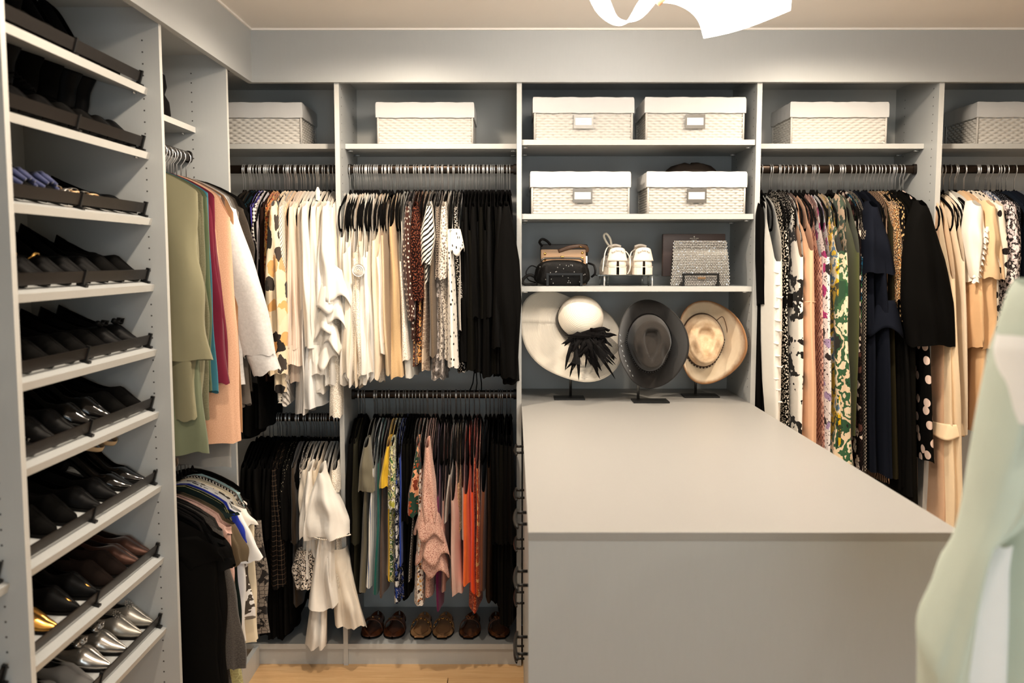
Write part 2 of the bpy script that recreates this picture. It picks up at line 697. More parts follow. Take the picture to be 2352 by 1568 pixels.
WB = TOP_WT - 0.018
ip('end_panel', XI0 + 0.001, XI1 - 0.001, YI + 0.002, YI + 0.021, 0, WB)
ip('side_panel', XI1 - 0.022, XI1 - 0.003, YI + 0.021, YB - 0.02, 0, WB)
ip('carcass', XI0 + 0.03, XI1 - 0.023, YI + 0.022, D - 0.02, 0.09, WB)
ip('toe_kick', XI0 + 0.05, XI1 - 0.05, YI + 0.022, D - 0.02, 0, 0.09)
HZ = [0.965, 0.815, 0.645, 0.46, 0.27]
zb = [WB - 0.004, 0.895, 0.735, 0.555, 0.37, 0.095]
for c0, c1, hy in ((YI + 0.026, 2.60, 2.19), (2.604, D - 0.022, 3.0)):
    for r in range(5):
        dr = ip('drawer', XI0 + 0.006, XI0 + 0.028, c0, c1 - 0.003, zb[r + 1] + 0.003, zb[r])
        hx = XI0 + 0.006 - XI0 - 0.44
        y0, z0 = hy - YI, HZ[r]
        h = MB()
        pts = [(hx - 0.026 - 0.006 * math.sin(PI * t), y0 + (t - .5) * 0.165, z0) for t in [i / 10 for i in range(11)]]
        h.tube(pts, [0.003] + [0.0047] * 9 + [0.003], 8)
        for s in (-0.05, 0.05):
            h.tube([(hx, y0 + s, z0), (hx - 0.03, y0 + s, z0)], 0.0042, 8)
        h.build('handle', M_BLACKMETAL, dr, True)

# ------------------------------------------------------------- left closet wall
YD1 = [P(9, 0, X=XF).y - 0.019, P(9, 0, X=XF).y]
YD2 = [P(369.6, 62.5, X=XF).y - 0.019, P(369.6, 62.5, X=XF).y]
YD3 = [P(522.5, 162, X=XF).y - 0.019, P(522.5, 162, X=XF).y]
M_SLATE = M_CAB
TILT = math.radians(16)
XS = -1.024
SHZ = [P(x, y, X=XS).z for x, y in ((340, 203), (342, 350), (348, 502), (355, 653.6), (358, 803), (364, 946.5), (371, 1115), (378, 1279), (384, 1440))]
SHROW = ['top', 'second', 'third', 'fourth', 'fifth', 'sixth', 'seventh', 'eighth', 'lowest visible']


def shelf_M(k, y=0.0):
    """frame on shoe shelf k: x runs from the front edge up to the back (negative), z is normal to the shelf"""
    return Matrix.Translation((XS, y, SHZ[k])) @ Matrix.Rotation(TILT, 4, 'Y')


def shoe_unit(label, ya, yb, boards, rows, hole_y):
    u = thing('shoe_tower', label, 'shoe rack', (XF, (ya + yb) / 2, 0))
    ox, oy = -XF, -(ya + yb) / 2
    for b in boards:
        panel('side_panel', u, XBK + ox, XF + ox, b[0] + oy, b[1] + oy, 0, TOPZ, 'x')
    panel('back_panel', u, XBK - 0.012 + ox, XBK + ox, ya + oy, yb + oy, 0, TOPZ)
    panel('top_panel', u, XBK + ox, XF - 0.01 + ox, ya + oy, yb + oy, TOPZ, TOPZ + 0.018)
    panel('toe_kick', u, XF - 0.03 + ox, XF - 0.012 + ox, ya + oy, yb + oy, 0, 0.08, 'x')
    L = yb - ya
    for k in rows:
        M = Matrix.Translation((ox, oy, 0)) @ shelf_M(k, (ya + yb) / 2)
        s = MB().box(-0.345, 0, -L / 2 + .001, L / 2 - .001, -0.019, 0, M=M).build('shelf', M_CAB, u)
        s.data.materials.append(M_EDGE)
        s.data.polygons[5].material_index = 1
        MB().box(-0.026, -0.023, -L / 2 + .012, L / 2 - .012, 0.010, 0.038, M=M).build('shoe_fence', M_BRONZE, s)
        for yy in (-L / 2 + .012, 0.0, L / 2 - .012):
            p = MB()
            p.box(-0.030, -0.020, yy - .004, yy + .004, 0, 0.042, M=M).box(-0.036, -0.012, yy - .007, yy + .007, 0, 0.006, M=M)
            p.build('fence_post', M_BLACKMETAL, s)
        for yy in (-L / 2 + .010, L / 2 - .010):
            pins(s, [M @ Vector((-0.03, yy, -0.0225))], 'y')
    zz = [0.12 + 0.032 * i for i in range(66)]
    zz = [z for z in zz if all(abs(z - SHZ[k]) > 0.026 for k in rows)]
    holes(u, [(-0.047, hole_y + oy, z) for z in zz], 'y')
    return u


shoe_unit('grey shoe tower with nine tilted shelves of shoes', YD1[1], YD2[0], [YD1, YD2], range(9), YD2[0])
shoe_unit('grey shoe tower cut off by the left edge, only its shelf ends showing', YD1[0] - 0.82, YD1[0],
          [(YD1[0] - 0.84, YD1[0] - 0.82)], (2, 4, 6, 7, 8), YD1[0])
u = thing('closet_unit', 'grey hanging closet unit of jackets between the shoe tower and the corner', 'closet', (XF, (YD2[1] + YD3[0]) / 2, 0))
ox, oy = -XF, -(YD2[1] + YD3[0]) / 2
panel('side_panel', u, XBK + ox, XF + ox, YD3[0] + oy, YD3[1] + oy, 0, TOPZ, 'x')
panel('back_panel', u, XBK - 0.012 + ox, XBK + ox, YD2[1] + oy, YD3[0] + oy, 0, TOPZ)
panel('top_panel', u, XBK + ox, XF - 0.01 + ox, YD2[1] + oy, YD3[0] + oy, TOPZ, TOPZ + 0.018)
panel('toe_kick', u, XF - 0.03 + ox, XF - 0.012 + ox, YD2[1] + oy, D + oy, 0, 0.08, 'x')
panel('bottom_panel', u, XBK + ox, XF - 0.004 + ox, YD2[1] + oy, YD3[0] + oy, 0.08, 0.098, 'x')
ZSB = P(454, 294.5, X=-1.10).z
s = panel('shelf', u, XBK + ox, -1.10 + ox, YD2[1] + oy + .001, YD3[0] + oy - .001, ZSB - 0.019, ZSB, 'x')
pins(s, [(-1.14 + ox, YD3[0] + oy - 0.010, ZSB - 0.0225), (-1.14 + ox, YD2[1] + oy + 0.010, ZSB - 0.0225)], 'y')
ROD_ZLL = P(462, 1003, X=ROD_X).z
for z in (ROD_Z, ROD_ZLL):
    rod(u, (ROD_X + ox, YD2[1] + oy, z), (ROD_X + ox, YD3[0] + oy, z))
zz = [1.30 + 0.032 * i for i in range(30)]
holes(u, [(x, YD3[0] + oy, z) for x in (-0.12,) for z in zz if abs(z - ZSB + .01) > .025], 'y')

# ------------------------------------------------------------- ceiling lights
M_SHADE = plain('frosted_lamp_shade', C(250, 248, 244), 0.5)
kk = NT('glowing_shade')
kk.b.inputs['Base Color'].default_value = C(250, 248, 244)
kk.b.inputs['Emission Color'].default_value = (1.0, 0.93, 0.84, 1)
kk.b.inputs['Emission Strength'].default_value = LAMP_EMIT
M_GLOW = kk.m
LY = 2.4


def lp(x, y, dy=0.0):
    return P(x, y, Y=LY + dy)


lamp = thing('pendant_lamp', 'glowing white ribbon pendant lamp hanging over the island', 'lamp', (lp(1560, -60).x, LY, lp(1560, -60).z))
LO = Vector(lamp.location)


def poly(pts, t):
    """smooth curve through points"""
    n = len(pts) - 1
    i = min(int(t * n), n - 1)
    f = t * n - i
    p = [Vector(pts[max(0, min(n, i + d))]) for d in (-1, 0, 1, 2)]
    return 0.5 * ((2 * p[1]) + (p[2] - p[0]) * f + (2 * p[0] - 5 * p[1] + 4 * p[2] - p[3]) * f * f
                  + (3 * p[1] - p[0] - 3 * p[2] + p[3]) * f ** 3)


eA = [lp(1500, 4, .10), lp(1545, 6, .06), lp(1582, 22, .02), lp(1606, 48, -.02), lp(1618, 86, -.05)]
eB = [lp(1640, -150, .16), lp(1715, -130, .14), lp(1790, -90, .10), lp(1816, -40, .05), lp(1815, 22, .0)]


def sheetA(u, v):
    a, b = poly(eA, u), poly(eB, u)
    p = a.lerp(b, v)
    p.y += 0.05 * math.sin(PI * v)
    return p - LO


def ribbon(fn, nu, nv, name):
    o = MB().grid(fn, nu, nv).build(name, M_GLOW, lamp, True)
    md = o.modifiers.new('thick', 'SOLIDIFY')
    md.thickness = 0.0025
    return o


ribbon(sheetA, 20, 12, 'ribbon_shade')
loop = [lp(1376, -90, -.05), lp(1372, -30, -.08), lp(1388, 18, -.06), lp(1412, 46, -.02), lp(1440, 50, .02), lp(1468, 24, .05),
        lp(1498, -12, .04), lp(1530, -70, .0), lp(1500, -120, -.05)]
half = [(16, -10), (24, -10), (22, -14), (12, -16), (8, -12), (9, 6), (12, 6), (16, 4), (14, -6)]


def sheetB(u, v):
    c = poly(loop, u)
    h = poly([(a, b, 0) for a, b in half], u) * (LY / 2165)
    d = Vector((h.x, 0.045, -h.y))
    return c + d * (2 * v - 1) - LO


ribbon(sheetB, 28, 6, 'ribbon_shade')


def sheetC(u, v):
    a = lp(1380 + 330 * u, -110 - 20 * math.sin(PI * u), -.14 + .30 * v)
    a.z += 0.03 * math.sin(2 * PI * u + 2 * v)
    return a - LO


ribbon(sheetC, 18, 6, 'ribbon_shade')  # upper ribbon out of view, enlarged to brighten the ceiling
MB().tube([lp(1508, 6, .05) - LO, lp(1530, -14, .05) - LO, lp(1560, -40, .05) - LO], 0.012, 10, flat=(1, .6)).build(
    'wooden_stem', plain('warm_beech', C(206, 150, 110), 0.45), lamp, True)
top = Vector((LO.x, LO.y, 2.44)) - LO
MB().tube([lp(1560, -40, .05) - LO, lp(1560, -140, .03) - LO, top], 0.003, 8).build('cord', M_WHITE, lamp, True)
MB().lathe([(0.0, -0.024), (0.05, -0.022), (0.06, 0.0)], 24, Matrix.Translation(top)).build('canopy', M_WHITE, lamp, True)

k2 = NT('downlight_lens')
k2.b.inputs['Emission Color'].default_value = (1, .82, .62, 1)
k2.b.inputs['Emission Strength'].default_value = 6
DL = [(-0.40, 2.94, 54, 'left near the back fascia'), (1.14, 2.94, 54, 'right near the back fascia'), (-0.52, 1.95, 36, 'over the shoe tower aisle'), (-0.52, 0.45, 14, 'over the near left aisle'),
      (1.40, 1.8, 30, 'over the right aisle'), (1.35, 0.3, 14, 'over the near right aisle'), (0.4, -0.8, 12, 'by the entrance')]
dl_trim = MB().lathe([(0.036, 0.010), (0.038, -0.002), (0.052, -0.004), (0.056, 0.0)], 24).mesh('trim_ring', M_WHITE, True)
dl_lens = MB().lathe([(0.0, 0.008), (0.02, 0.0085), (0.036, 0.010)], 20).mesh('lens', k2.m, True)
for x, y, watt, where in DL:
    t = thing('downlight', 'recessed round ceiling downlight ' + where, 'light', (x, y, 2.4395), group='recessed ceiling downlights')
    link('trim_ring', dl_trim, t)
    link('lens', dl_lens, t)
    l = bpy.data.lights.new('downlight_bulb', 'SPOT')
    l.energy, l.color, l.spot_size, l.spot_blend, l.shadow_soft_size = watt, WARM, math.radians(168), 0.6, 0.035
    link('downlight_bulb', l, t, (0, 0, -0.012))

# ================================================================== hangers and garments
def sstep(a, b, x):
    t = np.clip((x - a) / (b - a), 0, 1)
    return t * t * (3 - 2 * t)


hb = MB()
arm = [(0.035, -0.004), (0.075, -0.014), (0.12, -0.032), (0.165, -0.055), (0.192, -0.075), (0.204, -0.098), (0.203, -0.128), (0.193, -0.146)]
loopp = [(0, y, z) for y, z in [(0, 0.0)] + arm] + [(0, 0.12, -0.149), (0, 0.0, -0.149), (0, -0.12, -0.149)] + \
        [(0, -y, z) for y, z in reversed(arm)]
hb.tube(loopp, 0.005, 6, closed=True, flat=(0.7, 1.25), up=(1, 0, 0))
hb.lathe([(0.009, -0.006), (0.007, 0.004), (0.003, 0.016), (0.0, 0.017)], 8)
HANGER = hb.mesh('hanger', M_VELVET, True)
hk = MB()
hk.tube([(0, 0, .010), (0, 0, .062), (0, .011, .074), (0, .0185, .086), (0, .0188, .098), (0, .012, .1105), (0, 0, .1145), (0, -.012, .1105),
         (0, -.0188, .100), (0, -.0185, .092)], 0.0021, 6)
HK = .096
HOOK = hk.mesh('hook', M_CHROME, True)


def hanger(pos, rz, label, group, z=0.0):
    h = link('hanger', HANGER, None, pos, (0, 0, rz))
    tag(h, label, 'hanger', group)
    link('hook', HOOK, h)
    return h


def cloth(name, mat, parent, hx, yf, yb, lean, zt, zb, nth=44, nv=22, amp=.006, seed=0, sq=.8, yc=None, qtop=None, rim=1.0, k=1.0, hem=0.0, thin=True):
    """hanging fabric shell: rings of a flattened loop; hx/yf/yb/lean/yc are (q, value) lists over the height 0 top .. 1 hem.
    zt, zb: functions of y giving the upper edge and the hem"""
    rs = np.random.RandomState(seed + 11)
    ph = rs.rand(8) * 6.28
    th = np.linspace(-PI, PI, nth + 1)[None, :]
    v = (np.linspace(0, 1, nv + 1) ** 1.15)[:, None]
    c, s = np.cos(th), np.sin(th)
    cy = np.sign(c) * np.abs(c) ** sq
    sx = np.sign(s) * np.abs(s) ** sq
    I = lambda pts, q: np.interp(q, [p[0] for p in pts], [p[1] for p in pts])
    yref = np.where(cy > 0, cy * I(yf, 0.3), cy * I(yb, 0.3))
    top = zt(yref)
    bot = zb(yref) + 0 * v
    bot = bot + (.004 + hem) * np.sin(th * 3 + ph[6]) + (.003 + hem * .7) * np.sin(th * 7 + ph[7])
    z = top + (bot - top) * v
    ztop = qtop if qtop is not None else float(np.max(top))
    q = np.clip((ztop - z) / (ztop - float(np.min(bot))), 0, 1)
    hq = I(hx, q)
    y = np.where(cy > 0, cy * I(yf, q), cy * I(yb, q))
    A = amp * sstep(.08, .6, q)
    x = I(lean, q) + sx * hq * (.38 + .62 * sstep(-.06, .12, y) if yc is None and thin else 1.0)
    x = x + A * (0.55 * np.sin(y * 24 * k + ph[0] + 1.3 * q) + 0.45 * np.sin(y * 43 * k + ph[1] - 2 * q))
    w = np.clip(hq / .02, .25, 1.6)
    e = np.abs(cy) ** 3
    y = y + rim * A * w * e * (np.sin(sx * 3.4 * w + ph[2] + 1.5 * q) + .6 * np.sin(sx * 6.5 * w + ph[3] - 2.2 * q)
                               + .35 * np.sin(sx * 2 + q * 14 + ph[4]))
    x = x + rim * A * .25 * np.sin(q * 11 + ph[5]) * e
    if yc:
        y = y + I(yc, q)
    m = MB()
    m.v = np.stack([x, y, z], -1).reshape(-1, 3).tolist()
    n1 = nth + 1
    m.f = [(i * n1 + j, i * n1 + j + 1, (i + 1) * n1 + j + 1, (i + 1) * n1 + j) for i in range(nv) for j in range(nth)]
    per = I(yf, .6) + I(yb, .6) + I(hx, .6)
    # arc length along the ring at mid height, so prints keep their size
    xm, ym = x[nv // 2], y[nv // 2]
    arc = np.concatenate([[0], np.cumsum(np.hypot(np.diff(xm), np.diff(ym)))])
    m.uv = np.stack([np.broadcast_to(arc[None, :], x.shape) + seed * .37, z + seed * .21], -1).reshape(-1, 2).tolist()
    o = m.build(name, mat, parent, True)
    return o


def shoulder(y):
    a = np.abs(y)
    return np.interp(a, [0, .03, .06, .075, .12, .165, .192, .204, .24], [-.002, .005, .011, .006, -.012, -.036, -.054, -.082, -.15])


SEED = [100]


def seed():
    SEED[0] += 1
    return SEED[0]


def flounce(parent, mat, cx, cy, z0, h, r0, r1, waves, wave, a0=-1.9, a1=1.9, tilt=0.0, name='ruffle', n=48, sd=0, fy=1.0):
    """gathered ruffle: a flaring, waving band round the garment's front edge"""
    rs = random.Random(sd)
    p1, p2 = rs.random() * 6, rs.random() * 6

    def fn(u, v):
        a = a0 + (a1 - a0) * u
        r = r0 + (r1 - r0) * v ** 0.8 + wave * v * math.sin(waves * a + p1) + wave * .45 * v * math.sin(waves * 1.9 * a + p2)
        return (cx + r * math.sin(a), cy + fy * r * math.cos(a), z0 - h * v * (1 + .18 * math.sin(waves * a + p1 + 1.2)) + tilt * math.sin(a))
    m = MB().grid(fn, n, 8)
    m.uv = [((i / n) * .25, -(j / 8) * h) for i in range(n + 1) for j in range(9)]
    o = m.build(name, mat, parent, True)
    md = o.modifiers.new('thick', 'SOLIDIFY')
    md.thickness = 0.0012
    return o


RODS = {'U1': (ROD_Z, 'upper rod of the corner bay'), 'L1': (ROD_Z1, 'lower rod of the corner bay'), 'U2': (ROD_Z, 'upper rod of the double-rod bay'),
        'L2': (ROD_Z2, 'lower rod of the double-rod bay'), 'U4': (ROD_Z, 'rod of the long dress bay'), 'U5': (ROD_Z, 'rod at the right edge')}


def bay_hanger(rod, X, jit=True, extra=False):
    z, where = RODS[rod]
    rz = PI + (random.uniform(-.05, .05) if jit else 0)
    h = hanger((X, ROD_Y, z - HK), rz, 'black velvet hanger with chrome hook on the ' + where, 'hangers on the ' + where)


def G(rod, name, cat, label, mat, xt, xb, wt, wb, yb, kind='tank', ys=0, sw=None, out=0.0, amp=.006, wm=None, drop=0.0, group=None,
      yb2=None, depth=None, sxe=None, cuff=None, smat=None, hang=True, back=0.19, wf=None, hem=0.0, t0=None):
    """a garment on a far-wall rod. Widths and edges are photo pixels on the closet's front plane; kind: tank (open armhole down to ys),
    long/tee (front sleeve hanging to ys, widths sw top..end), plain, skirt (clipped, starts at ys)"""
    zr, where = RODS[rod]
    ZN = zr - HK
    Yf = D - .045 - out
    mpp = Yf / 2120
    yn = 480 if zr > 1.5 else 980
    X0 = P(xt, yn, Y=Yf).x
    pb = P(xb, yb, Y=Yf)
    zh = pb.z - ZN
    root = link(name, None, None, (X0, ROD_Y, ZN - drop), (0, 0, PI))
    wF = (ROD_Y - Yf) if wf is None else wf
    sd = seed()
    xl = -(pb.x - X0)
    lean = [(0, 0), (.15, 0), (1, xl)]
    body_front = wF if kind in ('tank', 'plain', 'skirt') else wF - .035
    hm = (wm if wm is not None else (wt + wb) / 2) * mpp / 2
    hx = [(0, .007), (.06, max(.009, wt * mpp / 2 * .7)), (.22, wt * mpp / 2), (.6, hm), (1, wb * mpp / 2)]
    zb2 = (P(xb, yb2, Y=Yf).z - ZN) if yb2 else zh
    zbf = lambda y: np.where(y > 0, zh, zh + (zb2 - zh) * np.clip(-y / .15, 0, 1)) if yb2 else zh + 0 * y
    if kind == 'tank':
        dep = ZN - P(xt, ys, Y=Yf).z
        t0 = t0 or (.70 if rod in ('U4', 'U5') else .52)

        def zt(y):
            r = np.clip(np.abs(y) / (wF * .98), 0, 1)
            t = np.clip((r - t0) / (1 - t0), 0, 1)
            neck = -.09 * (1 - sstep(.0, .42, r))
            return shoulder(y) * (1 - t) + neck - (dep) * t ** 1.7
        hx = [(0, .006), (min(.3, .22 * dep / -zh), wt * mpp / 2 * .55), (min(.5, .5 * dep / -zh + .02), wt * mpp / 2 * .85), (min(.75, dep / -zh), wt * mpp / 2), (.82, hm), (1, wb * mpp / 2)]
    elif kind == 'skirt':
        zc = P(xt, ys, Y=Yf).z - ZN
        zt = lambda y: zc + 0 * y
        hx = [(0, wt * mpp / 2 * .7), (.1, wt * mpp / 2), (1, wb * mpp / 2)]
    else:
        zt = shoulder
    yfl = [(0, body_front), (1, body_front + (.01 if kind == 'plain' else 0))]
    ob = cloth(name, mat, None, hx, yfl, [(0, back), (1, back)], lean, zt, zbf, amp=amp, seed=sd, hem=hem)
    # the body carries the label; sleeves and trims are its parts
    ob.location, ob.rotation_euler = root.location, root.rotation_euler
    bpy.data.objects.remove(root)
    tag(ob, label, cat, group)
    if kind in ('long', 'tee'):
        ze = P(xb if sxe is None else sxe, ys, Y=Yf)
        zs = ze.z - ZN
        sw = sw or [wt, (wt + wb) / 2, wb]
        sl = -(ze.x - X0)
        n = len(sw) - 1
        shx = [(0, .006)] + [(.12 + .88 * i / n, w * mpp / 2) for i, w in enumerate(sw)]
        zcap = -.040
        ry = .05 if kind == 'long' else .055
        cloth('sleeve', smat or mat, ob, shx, [(0, .03), (.06, ry * .9), (.5, ry), (1, ry * .85)], [(0, .06), (.12, ry), (1, ry)],
              [(0, 0), (.15, 0), (1, sl)], lambda y: zcap - np.clip(y, 0, 1) * .5, lambda y: zs + 0 * y, nth=32, nv=18, amp=amp * .9, seed=sd + 5,
              yc=[(0, wF - .055), (.15, wF - .052), (1, wF - .045)], rim=1.2)
        if cuff:
            cw, ch = cuff[0] * mpp / 2, cuff[1] * mpp
            cloth('cuff', smat or mat, ob, [(0, cw * .86), (.3, cw), (1, cw)], [(0, ry * .8), (1, ry * .85)], [(0, ry * .8), (1, ry * .8)],
                  [(0, sl), (1, sl - (cuff[2] * mpp if len(cuff) > 2 else 0))], lambda y: zs + .012 + 0 * y, lambda y: zs - ch + 0 * y, nth=28, nv=6, amp=.003, seed=sd + 9,
                  yc=[(0, wF - .045), (1, wF - .040)])
    if hang:
        bay_hanger(rod, X0)
    return ob


def loc_of(o, px, py, out=0.0):
    """photo point on the front plane in a far-wall garment's own frame"""
    p = P(px, py, Y=D - .045 - out)
    return -(p.x - o.location.x), -(p.y - o.location.y), p.z - o.location.z


# ---- cloths
WHITE, CREAM, BLACK = (240, 233, 222), (232, 214, 188), (10, 9, 8)
fW = fabric('white_cotton', 'plain', WHITE)
fW2 = fabric('ivory_cotton', 'plain', (236, 224, 206))
fW3 = fabric('cool_white_satin', 'plain', (238, 236, 232), rough=.6)
fLace = fabric('white_lace', 'specks', (238, 230, 216), (188, 172, 150), (222, 210, 192), s=190, th=.3)
fCream = fabric('cream_viscose', 'plain', CREAM)
fBlush = fabric('blush_stripe_cotton', 'stripes', (232, 214, 196), (214, 192, 174), s=110, th=.45)
fBeige = fabric('beige_cotton', 'plain', (222, 192, 158))
fBlk = fabric('black_cotton', 'plain', BLACK)
fBlk2 = fabric('black_satin', 'plain', (13, 12, 11), rough=.6)
fBlkO = fabric('olive_black_knit', 'heather', (18, 16, 11), (10, 9, 7), s=300)
fNavyD = fabric('dark_navy_cotton', 'plain', (22, 28, 38))
fDkTeal = fabric('dark_teal_cotton', 'plain', (20, 40, 48))


# ================================================================== corner bay, upper rod
G('U1', 'jacket', 'jacket', 'dark charcoal jacket in the corner behind the grey sweatshirt', fabric('charcoal_wool', 'heather', (46, 40, 34), (28, 25, 22), s=260),
  540, 560, 30, 40, 900, 'long', 860, [30, 36, 34])
G('U1', 'blouse', 'blouse', 'dark teal top beside the black top in the corner', fDkTeal, 556, 566, 16, 22, 880, 'long', 700, [14, 18, 18])
G('U1', 'shirt', 'shirt', 'plain black shirt showing between grey sweatshirt and dotted blouse', fBlk, 562, 588, 22, 34, 905, 'long', 840, [18, 30, 34])
G('U1', 'blouse', 'blouse', 'royal purple blouse hanging left of the dotted blouse', fabric('royal_purple', 'plain', (56, 42, 140)), 574, 580, 8, 12, 860, 'long', 590, [7, 9, 9])
G('U1', 'blouse', 'blouse', 'dark plum blouse with white polka dots in the corner bay', fabric('plum_polka', 'dots', (34, 22, 34), (232, 222, 214), s=72, th=.46, rnd=.12),
  580, 590, 15, 20, 850, 'long', 596, [12, 18, 14])
G('U1', 'shirt', 'shirt', 'white shirt with fine purple stripes next to the dotted blouse', fabric('purple_pin_stripe', 'stripes', (232, 224, 222), (86, 66, 104), s=210, th=.42),
  590, 592, 9, 10, 700, 'plain', 0)
G('U1', 'blouse', 'blouse', 'chocolate brown blouse left of the orange flowered one', fabric('dark_chocolate', 'plain', (44, 28, 22)), 598, 602, 13, 20, 880, 'long', 690, [12, 16, 14])
G('U1', 'blouse', 'blouse', 'orange and red flowered blouse beside the chocolate brown blouse',
  fabric('orange_floral', 'floral', (214, 150, 84), (60, 36, 22), s=130, th=.62, pal=[(176, 62, 36), (206, 140, 60), (96, 52, 30), (224, 180, 110), (186, 92, 40)]),
  609, 614, 14, 24, 840, 'long', 700, [12, 20, 18])
fPeony = fabric('cream_black_flowers', 'floral', (232, 212, 180), s=17, th=.44,
                pal=[(44, 38, 34), (222, 168, 104), (60, 52, 46), (230, 206, 170), (38, 33, 30), (206, 160, 110)])
G('U1', 'blouse', 'blouse', 'cream blouse with large black watercolour flowers', fPeony, 622, 628, 20, 44, 905, 'long', 860, [24, 44, 52, 44], out=.075, amp=.008)
fDiag = fabric('cream_diagonal_lines', 'stripes', (234, 220, 200), (78, 66, 58), s=95, th=.24, rot=-.75)
G('U1', 'blouse', 'blouse', 'cream blouse with thin dark slanted lines', fDiag, 640, 650, 12, 24, 880, 'long', 840, [12, 20, 26, 24], out=.05)
G('U1', 'blouse', 'blouse', 'white blouse with black scribbled flowers peeping out low beside the slanted-line blouse',
  fabric('scribble_floral', 'floral', (232, 222, 206), (60, 52, 46), s=70, th=.3, pal=[(50, 44, 40), (222, 210, 190), (120, 106, 90)]), 632, 644, 10, 30, 925, 'plain')
G('U1', 'blouse', 'blouse', 'smooth beige blouse with small dark buttons', fBeige, 652, 664, 14, 24, 860, 'long', 790, [14, 22, 26], cuff=(24, 20))
b = G('U1', 'shirt', 'shirt', 'blush striped shirt with a wide buttoned cuff', fBlush, 664, 668, 14, 40, 880, 'long', 800, [14, 24, 34, 44], cuff=(52, 40), out=.03)
G('U1', 'shirt', 'shirt', 'cream shirt with narrow pleats beside the blush striped shirt', fabric('cream_pleats', 'stripes', (236, 220, 200), (214, 194, 172), s=150, th=.4),
  674, 684, 12, 26, 860, 'long', 780, [12, 20, 24])
G('U1', 'blouse', 'blouse', 'ivory blouse with a ribbed shoulder behind the white shirts', fW2, 684, 694, 12, 30, 925, 'long', 800, [12, 20, 28])
b = G('U1', 'shirt', 'shirt', 'crisp white shirt with a long squared cuff', fW, 694, 722, 16, 44, 900, 'long', 800, [16, 28, 42, 50], cuff=(40, 62), out=.045)
G('U1', 'shirt', 'shirt', 'white shirt whose pointed tail hangs lowest over the lower rod', fW3, 704, 708, 12, 76, 935, 'plain', 0, out=.02, amp=.012)
b = G('U1', 'blouse', 'blouse', 'white blouse with a knotted high neck', fW, 715, 730, 18, 40, 905, 'long', 830, [16, 30, 40, 36], out=.04)
cloth('neck_knot', fW, b, [(0, .003), (.3, .010), (.6, .008), (1, .011)], [(0, .008), (1, .012)], [(0, .008), (1, .012)], [(0, 0), (1, 0)], lambda y: .016 + 0 * y,
      lambda y: -.035 + 0 * y, nth=20, nv=8, amp=.003, yc=[(0, .14), (1, .14)])
G('U1', 'blouse', 'blouse', 'ivory blouse with gathered shoulder right of the knotted blouse', fW2, 728, 742, 14, 40, 890, 'long', 800, [14, 28, 38], out=.03)
fR = fabric('white_ruffle_crepe', 'plain', (242, 236, 226))
b = G('U1', 'blouse', 'blouse', 'white blouse with tiers of soft ruffles against the divider', fR, 742, 752, 16, 50, 890, 'long', 700, [16, 40, 62], out=.06, amp=.008)
for i, (x, y, h, r0, r1) in enumerate([(770, 610, 74, 14, 30), (748, 640, 70, 14, 28), (764, 672, 66, 14, 26), (742, 702, 62, 12, 26), (758, 738, 58, 12, 24), (748, 776, 60, 10, 22)]):
    cx, cy, cz = loc_of(b, x, y, .06)
    flounce(b, fR, cx, cy - .030, cz, h * .00163, r0 * .00163, r1 * .00163, 2.7, .0075, a0=-1.7, a1=1.7, sd=i * 3, tilt=.018 * (-1) ** i)
G('U1', 'blouse', 'blouse', 'white lace blouse with a long scalloped cuff hanging by the divider', fLace, 752, 768, 12, 26, 890, 'long', 888, [12, 24, 30, 26], cuff=(30, 72), out=.02)
G('U1', 'blouse', 'blouse', 'last white blouse squeezed against the divider', fW2, 761, 765, 10, 26, 870, 'long', 760, [10, 16, 20])
for x in (530, 535, 545, 551, 585, 604, 617, 629, 635, 646, 658, 669, 680, 690, 699, 710, 722, 735, 747, 757, 764):
    bay_hanger('U1', P(x, 480, Y=D).x, extra=True)
fSt = fabric('grey_white_stripe', 'stripes', (214, 206, 196), (120, 112, 104), s=90, th=.4, rot=.5)
G('U1', 'blouse', 'blouse', 'grey and white striped blouse crumpled below the slanted-line blouse', fSt, 648, 650, 8, 28, 930, 'plain', hang=False, amp=.012)
G('U1', 'shirt', 'shirt', 'light grey striped shirt tail hanging under the blush cuff', fabric('pale_grey_stripe', 'stripes', (226, 220, 212), (190, 184, 178), s=140, th=.4),
  690, 690, 8, 46, 950, 'plain', hang=False, amp=.012)

for i, (x, yb) in enumerate([(548, 1010), (566, 1000), (584, 985)]):
    G('U1', 'dress', 'dress', 'long black dress in the deep corner behind the jackets', fBlk if i % 2 else fBlk2, x, x + 6, 24, 44, yb, 'plain', group='black dresses in the corner', back=.17)

# ================================================================== corner bay, lower rod
for i, (x, w, yb) in enumerate([(552, 30, 1440), (566, 30, 1450), (580, 28, 1460), (592, 26, 1466), (602, 26, 1470), (612, 24, 1478), (624, 24, 1474), (634, 20, 1480), (646, 22, 1466), (656, 22, 1440)]):
    G('L1', 'blouse', 'blouse', 'black garment in the dark corner left of the leopard print top', fBlk if i % 2 else fBlk2, x, x + 4, 18, w + 10, yb,
      'long', 1240, [16, 22, 26], group='black clothes in the corner bay', out=.01 * (i % 3))
G('L1', 'shirt', 'shirt', 'black shirt crossed by a thin pale windowpane grid', fabric('windowpane', 'grid', (16, 14, 13), (120, 98, 78), s=52, th=.045),
  622, 634, 18, 34, 1360, 'long', 1350, [14, 26, 36, 36], out=.03)
G('L1', 'blouse', 'blouse', 'black sequinned top glinting in the dark corner', fabric('sequin_black', 'specks', (15, 14, 13), (150, 140, 120), (15, 14, 13), s=90, th=.18),
  648, 640, 12, 20, 1300, 'long', 1180, [10, 14, 14], out=.02)
